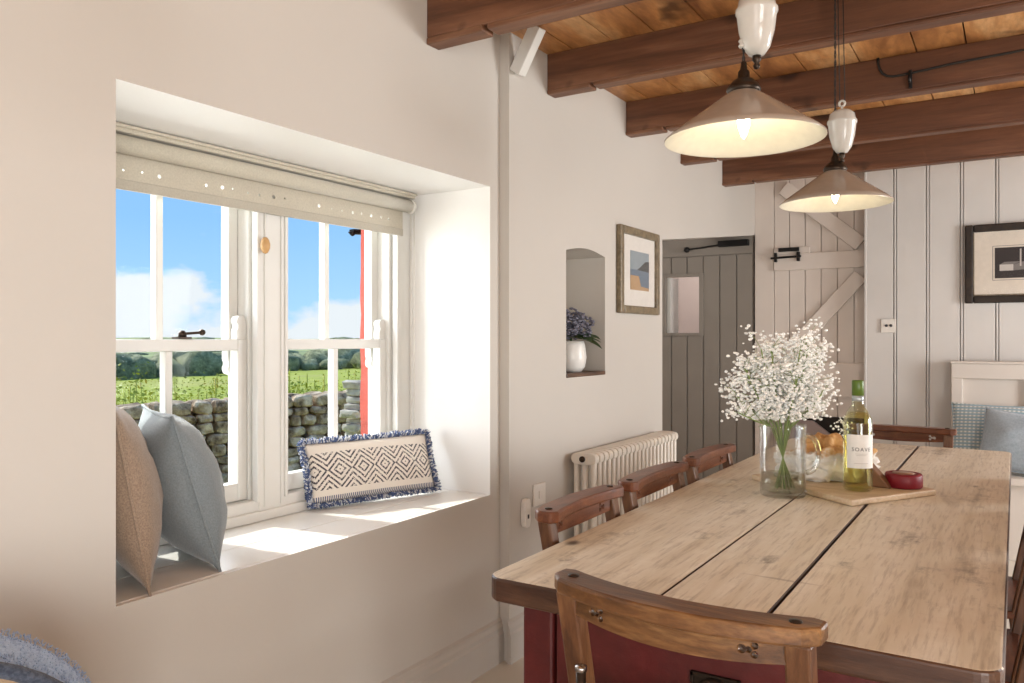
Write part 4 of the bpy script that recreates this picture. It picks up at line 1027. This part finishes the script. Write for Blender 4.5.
for k in range(2600):
    q = random.random() * (len(op) - 3) + 1; i0 = int(q); f_ = q - i0; x_ = op[i0][0] * (1 - f_) + op[i0 + 1][0] * f_; z_ = op[i0][1] * (1 - f_) + op[i0 + 1][1] * f_
    n_ = Vector((x_ * 1.2, 0, (z_ - 0.55) * 2)).normalized(); p0 = Vector((x_, random.uniform(-.075, .075), z_)) - n_ * 0.003
    hair.tube([p0, p0 + (n_ + Vector((random.uniform(-.8, .8), random.uniform(-.8, .8), random.uniform(-.4, .4)))).normalized() * 0.004], 0.0009, 3)
o = hair.build('wool_pile', 'blue_wool', ac, world=False); tag(o, kind='stuff')
for y_ in (-0.082,):
    MB().tube([(x_ * 0.965, y_, (z_ - 0.5) * 0.965 + 0.5) for x_, z_ in op], 0.011, 8).build('rope_piping', 'navy_rope', ac, world=False)
MB().box(-0.24, 0.24, -0.52, 0.02, 0.25, 0.42).build('seat', 'tan_upholstery', ac, bevel=0.03, world=False)
for sx in (-0.2, 0.2):
    for sy in (-0.46, 0.04): MB().bar((sx, sy, 0.26), (sx * 1.03, sy, 0.0), 0.04, 0.04, up=(0, 1, 0), wd2=0.026, dp2=0.026).build('leg', 'chair_post', ac, bevel=0.004, world=False)

# ------------------------------------------------------------------ outdoors
def hgt(x, y):
    d = -x
    if d < 12: h = -0.75 - 0.12 * max(0, (d - 9) / 3)
    elif d < 70: h = -0.87 - 1.6 * (d - 12) / 58
    elif d < 170: h = -2.47 - 6.0 * (d - 70) / 100
    else: h = -8.47 + 9.2 * min(1, (d - 170) / 330) ** 0.9
    am = 0.02 * min(d, 30) / 30 + 0.4 * max(0, min(1, (d - 60) / 100)) + 2.2 * max(0, min(1, (d - 200) / 200))
    return h + am * noise.noise(Vector((x * 0.012, y * 0.010, 0)))
b = MB(); xs = [-2.3 - 0.7 * (1.085 ** i - 1) / 0.085 for i in range(52)]; xs = [x for x in xs if x > -620]
ys = [-1 for _ in range(1)]
rows = []
for x in xs:
    row = []
    for k in range(61):
        y = (-0.5 + 2.4 * k / 60) * (abs(x) + 6) - 2
        row.append(b.bm.verts.new((x, y, hgt(x, y))))
    rows.append(row)
for i, (P, Q) in enumerate(zip(rows, rows[1:])):
    for k in range(60):
        fc = b.bm.faces.new((P[k], P[k + 1], Q[k + 1], Q[k])); fc.material_index = 1 if xs[i] < -75 else 0
struct(b.build('ground_outside', ['field_green', 'hill_green'], smooth=True))
# dry stone wall: coursed stones
def stones(name, P0, P1, z0, z1, thick, mat, sz, label, cat, slope=0.0):
    P0 = Vector(P0); P1 = Vector(P1); L = (P1 - P0).length; d = (P1 - P0) / L; n_ = Vector((-d.y, d.x)); b = MB(); z = z0; row = 0
    while z < z1:
        h = sz * random.uniform(0.55, 0.9); s0 = -random.uniform(0, sz)
        while s0 < L:
            wd = sz * random.uniform(0.8, 1.9); top = z + h
            lift = slope * s0 / L
            if z + lift > z1 + lift: break
            for side in ((-1, 1) if thick > 0.3 else (0,)):
                p_ = P0 + d * (s0 + wd / 2) + n_ * side * thick * 0.28
                R_ = Matrix.Rotation(math.atan2(d.y, d.x) + random.uniform(-.15, .15), 3, 'Z') @ Matrix.Rotation(random.uniform(-.15, .15), 3, 'Y')
                b.ico((p_.x, p_.y, z + h / 2 + lift), 1.0, 2, (wd * 0.47, thick * (0.30 if thick > 0.3 else 0.5), h * 0.50), 0.11, rot=R_, boxy=0.55)
            s0 += wd
        z += h * 0.93; row += 1
    return tag(b.build(name, mat), label, cat)
stones('dry_stone_wall', (-9.6, 3.2), (-7.0, 11.0), -0.95, 0.26, 0.45, 'stone', 0.19, 'grey dry stone wall across the garden outside the window', 'wall', 0.12)
stones('stone_pier', (-4.62, 4.86), (-4.62, 5.10), -0.8, 0.80, 0.22, 'pale_stone', 0.085, 'pale sunlit stone pier outside, beside the red wall edge', 'pier')
# scrub behind the wall
b = MB()
for k in range(15000):
    x = -random.uniform(11, 22); y = random.uniform(0.05, 1.7) * -x; base = hgt(x, y)
    top = base + random.uniform(0.1, 1.0) * (0.75 + 0.75 * abs(noise.noise(Vector((x * .35, y * .35, 1)))) * 2)
    s2 = random.uniform(0.02, 0.055); a_ = random.uniform(0, 6.3); t_ = random.uniform(-1, 1)
    c_ = Vector((x, y, top)); u = Vector((math.cos(a_), math.sin(a_), t_ * .5)).normalized() * s2; v_ = Vector((-math.sin(a_) * .4, math.cos(a_) * .4, 1)).normalized() * s2 * 0.8
    b.poly([c_ - u, c_ + v_ * 0.6, c_ + u, c_ - v_ * 0.6], [(0, 1, 2, 3)])
for k in range(160):
    x = -random.uniform(11, 18); y = random.uniform(0.1, 1.6) * -x; base = hgt(x, y); hh = random.uniform(0.8, 1.35)
    b.tube([(x, y, base), (x + random.uniform(-.1, .1), y + random.uniform(-.1, .1), base + hh)], 0.012, 4)
    for q in range(9):
        z_ = base + hh * random.uniform(.35, 1); s2 = 0.028; a_ = random.uniform(0, 6.3)
        b.poly([(x - s2, y, z_), (x, y - s2, z_ + .05), (x + s2, y, z_), (x, y + s2, z_ - .03)], [(0, 1, 2, 3)])
tag(b.build('scrub', 'scrub_leaf'), 'yellow-green scrub growing beyond the dry stone wall', 'scrub', kind='stuff')
b = MB()
for k in range(1500):
    x = -random.uniform(62, 185) ; y = random.uniform(0.05, 1.8) * -x
    if noise.noise(Vector((x * 0.03, y * 0.02, 4))) < -0.12: continue
    r = random.uniform(0.8, 1.9)
    b.ico((x, y, hgt(x, y) + r * 0.45), r, 2, (1.2, 1.2, random.uniform(0.8, 1.1)), 0.22)
for k in range(260):
    x = -random.uniform(250, 460); y = random.uniform(0.05, 1.8) * -x; r = random.uniform(1.5, 3)
    b.ico((x, y, hgt(x, y)), r, 1, (3.0, 3.0, 0.6), 0.12)
tag(b.build('woodland', 'woodland', smooth=True), 'dark woodland in the valley beyond the green field', 'trees', kind='stuff')
br = MB().bar((-2.62, 2.745, 1.697), (-2.60, 2.90, 1.705), 0.035, 0.022).lathe([(0, 0), (0.008, 0.004), (0.022, 0.02), (0, 0.02)], 14, (-2.62, 2.75, 1.675))
tag(br.build('gutter_bracket', 'black_iron'), 'dark gutter end projecting at the top of the outside wall', 'gutter')
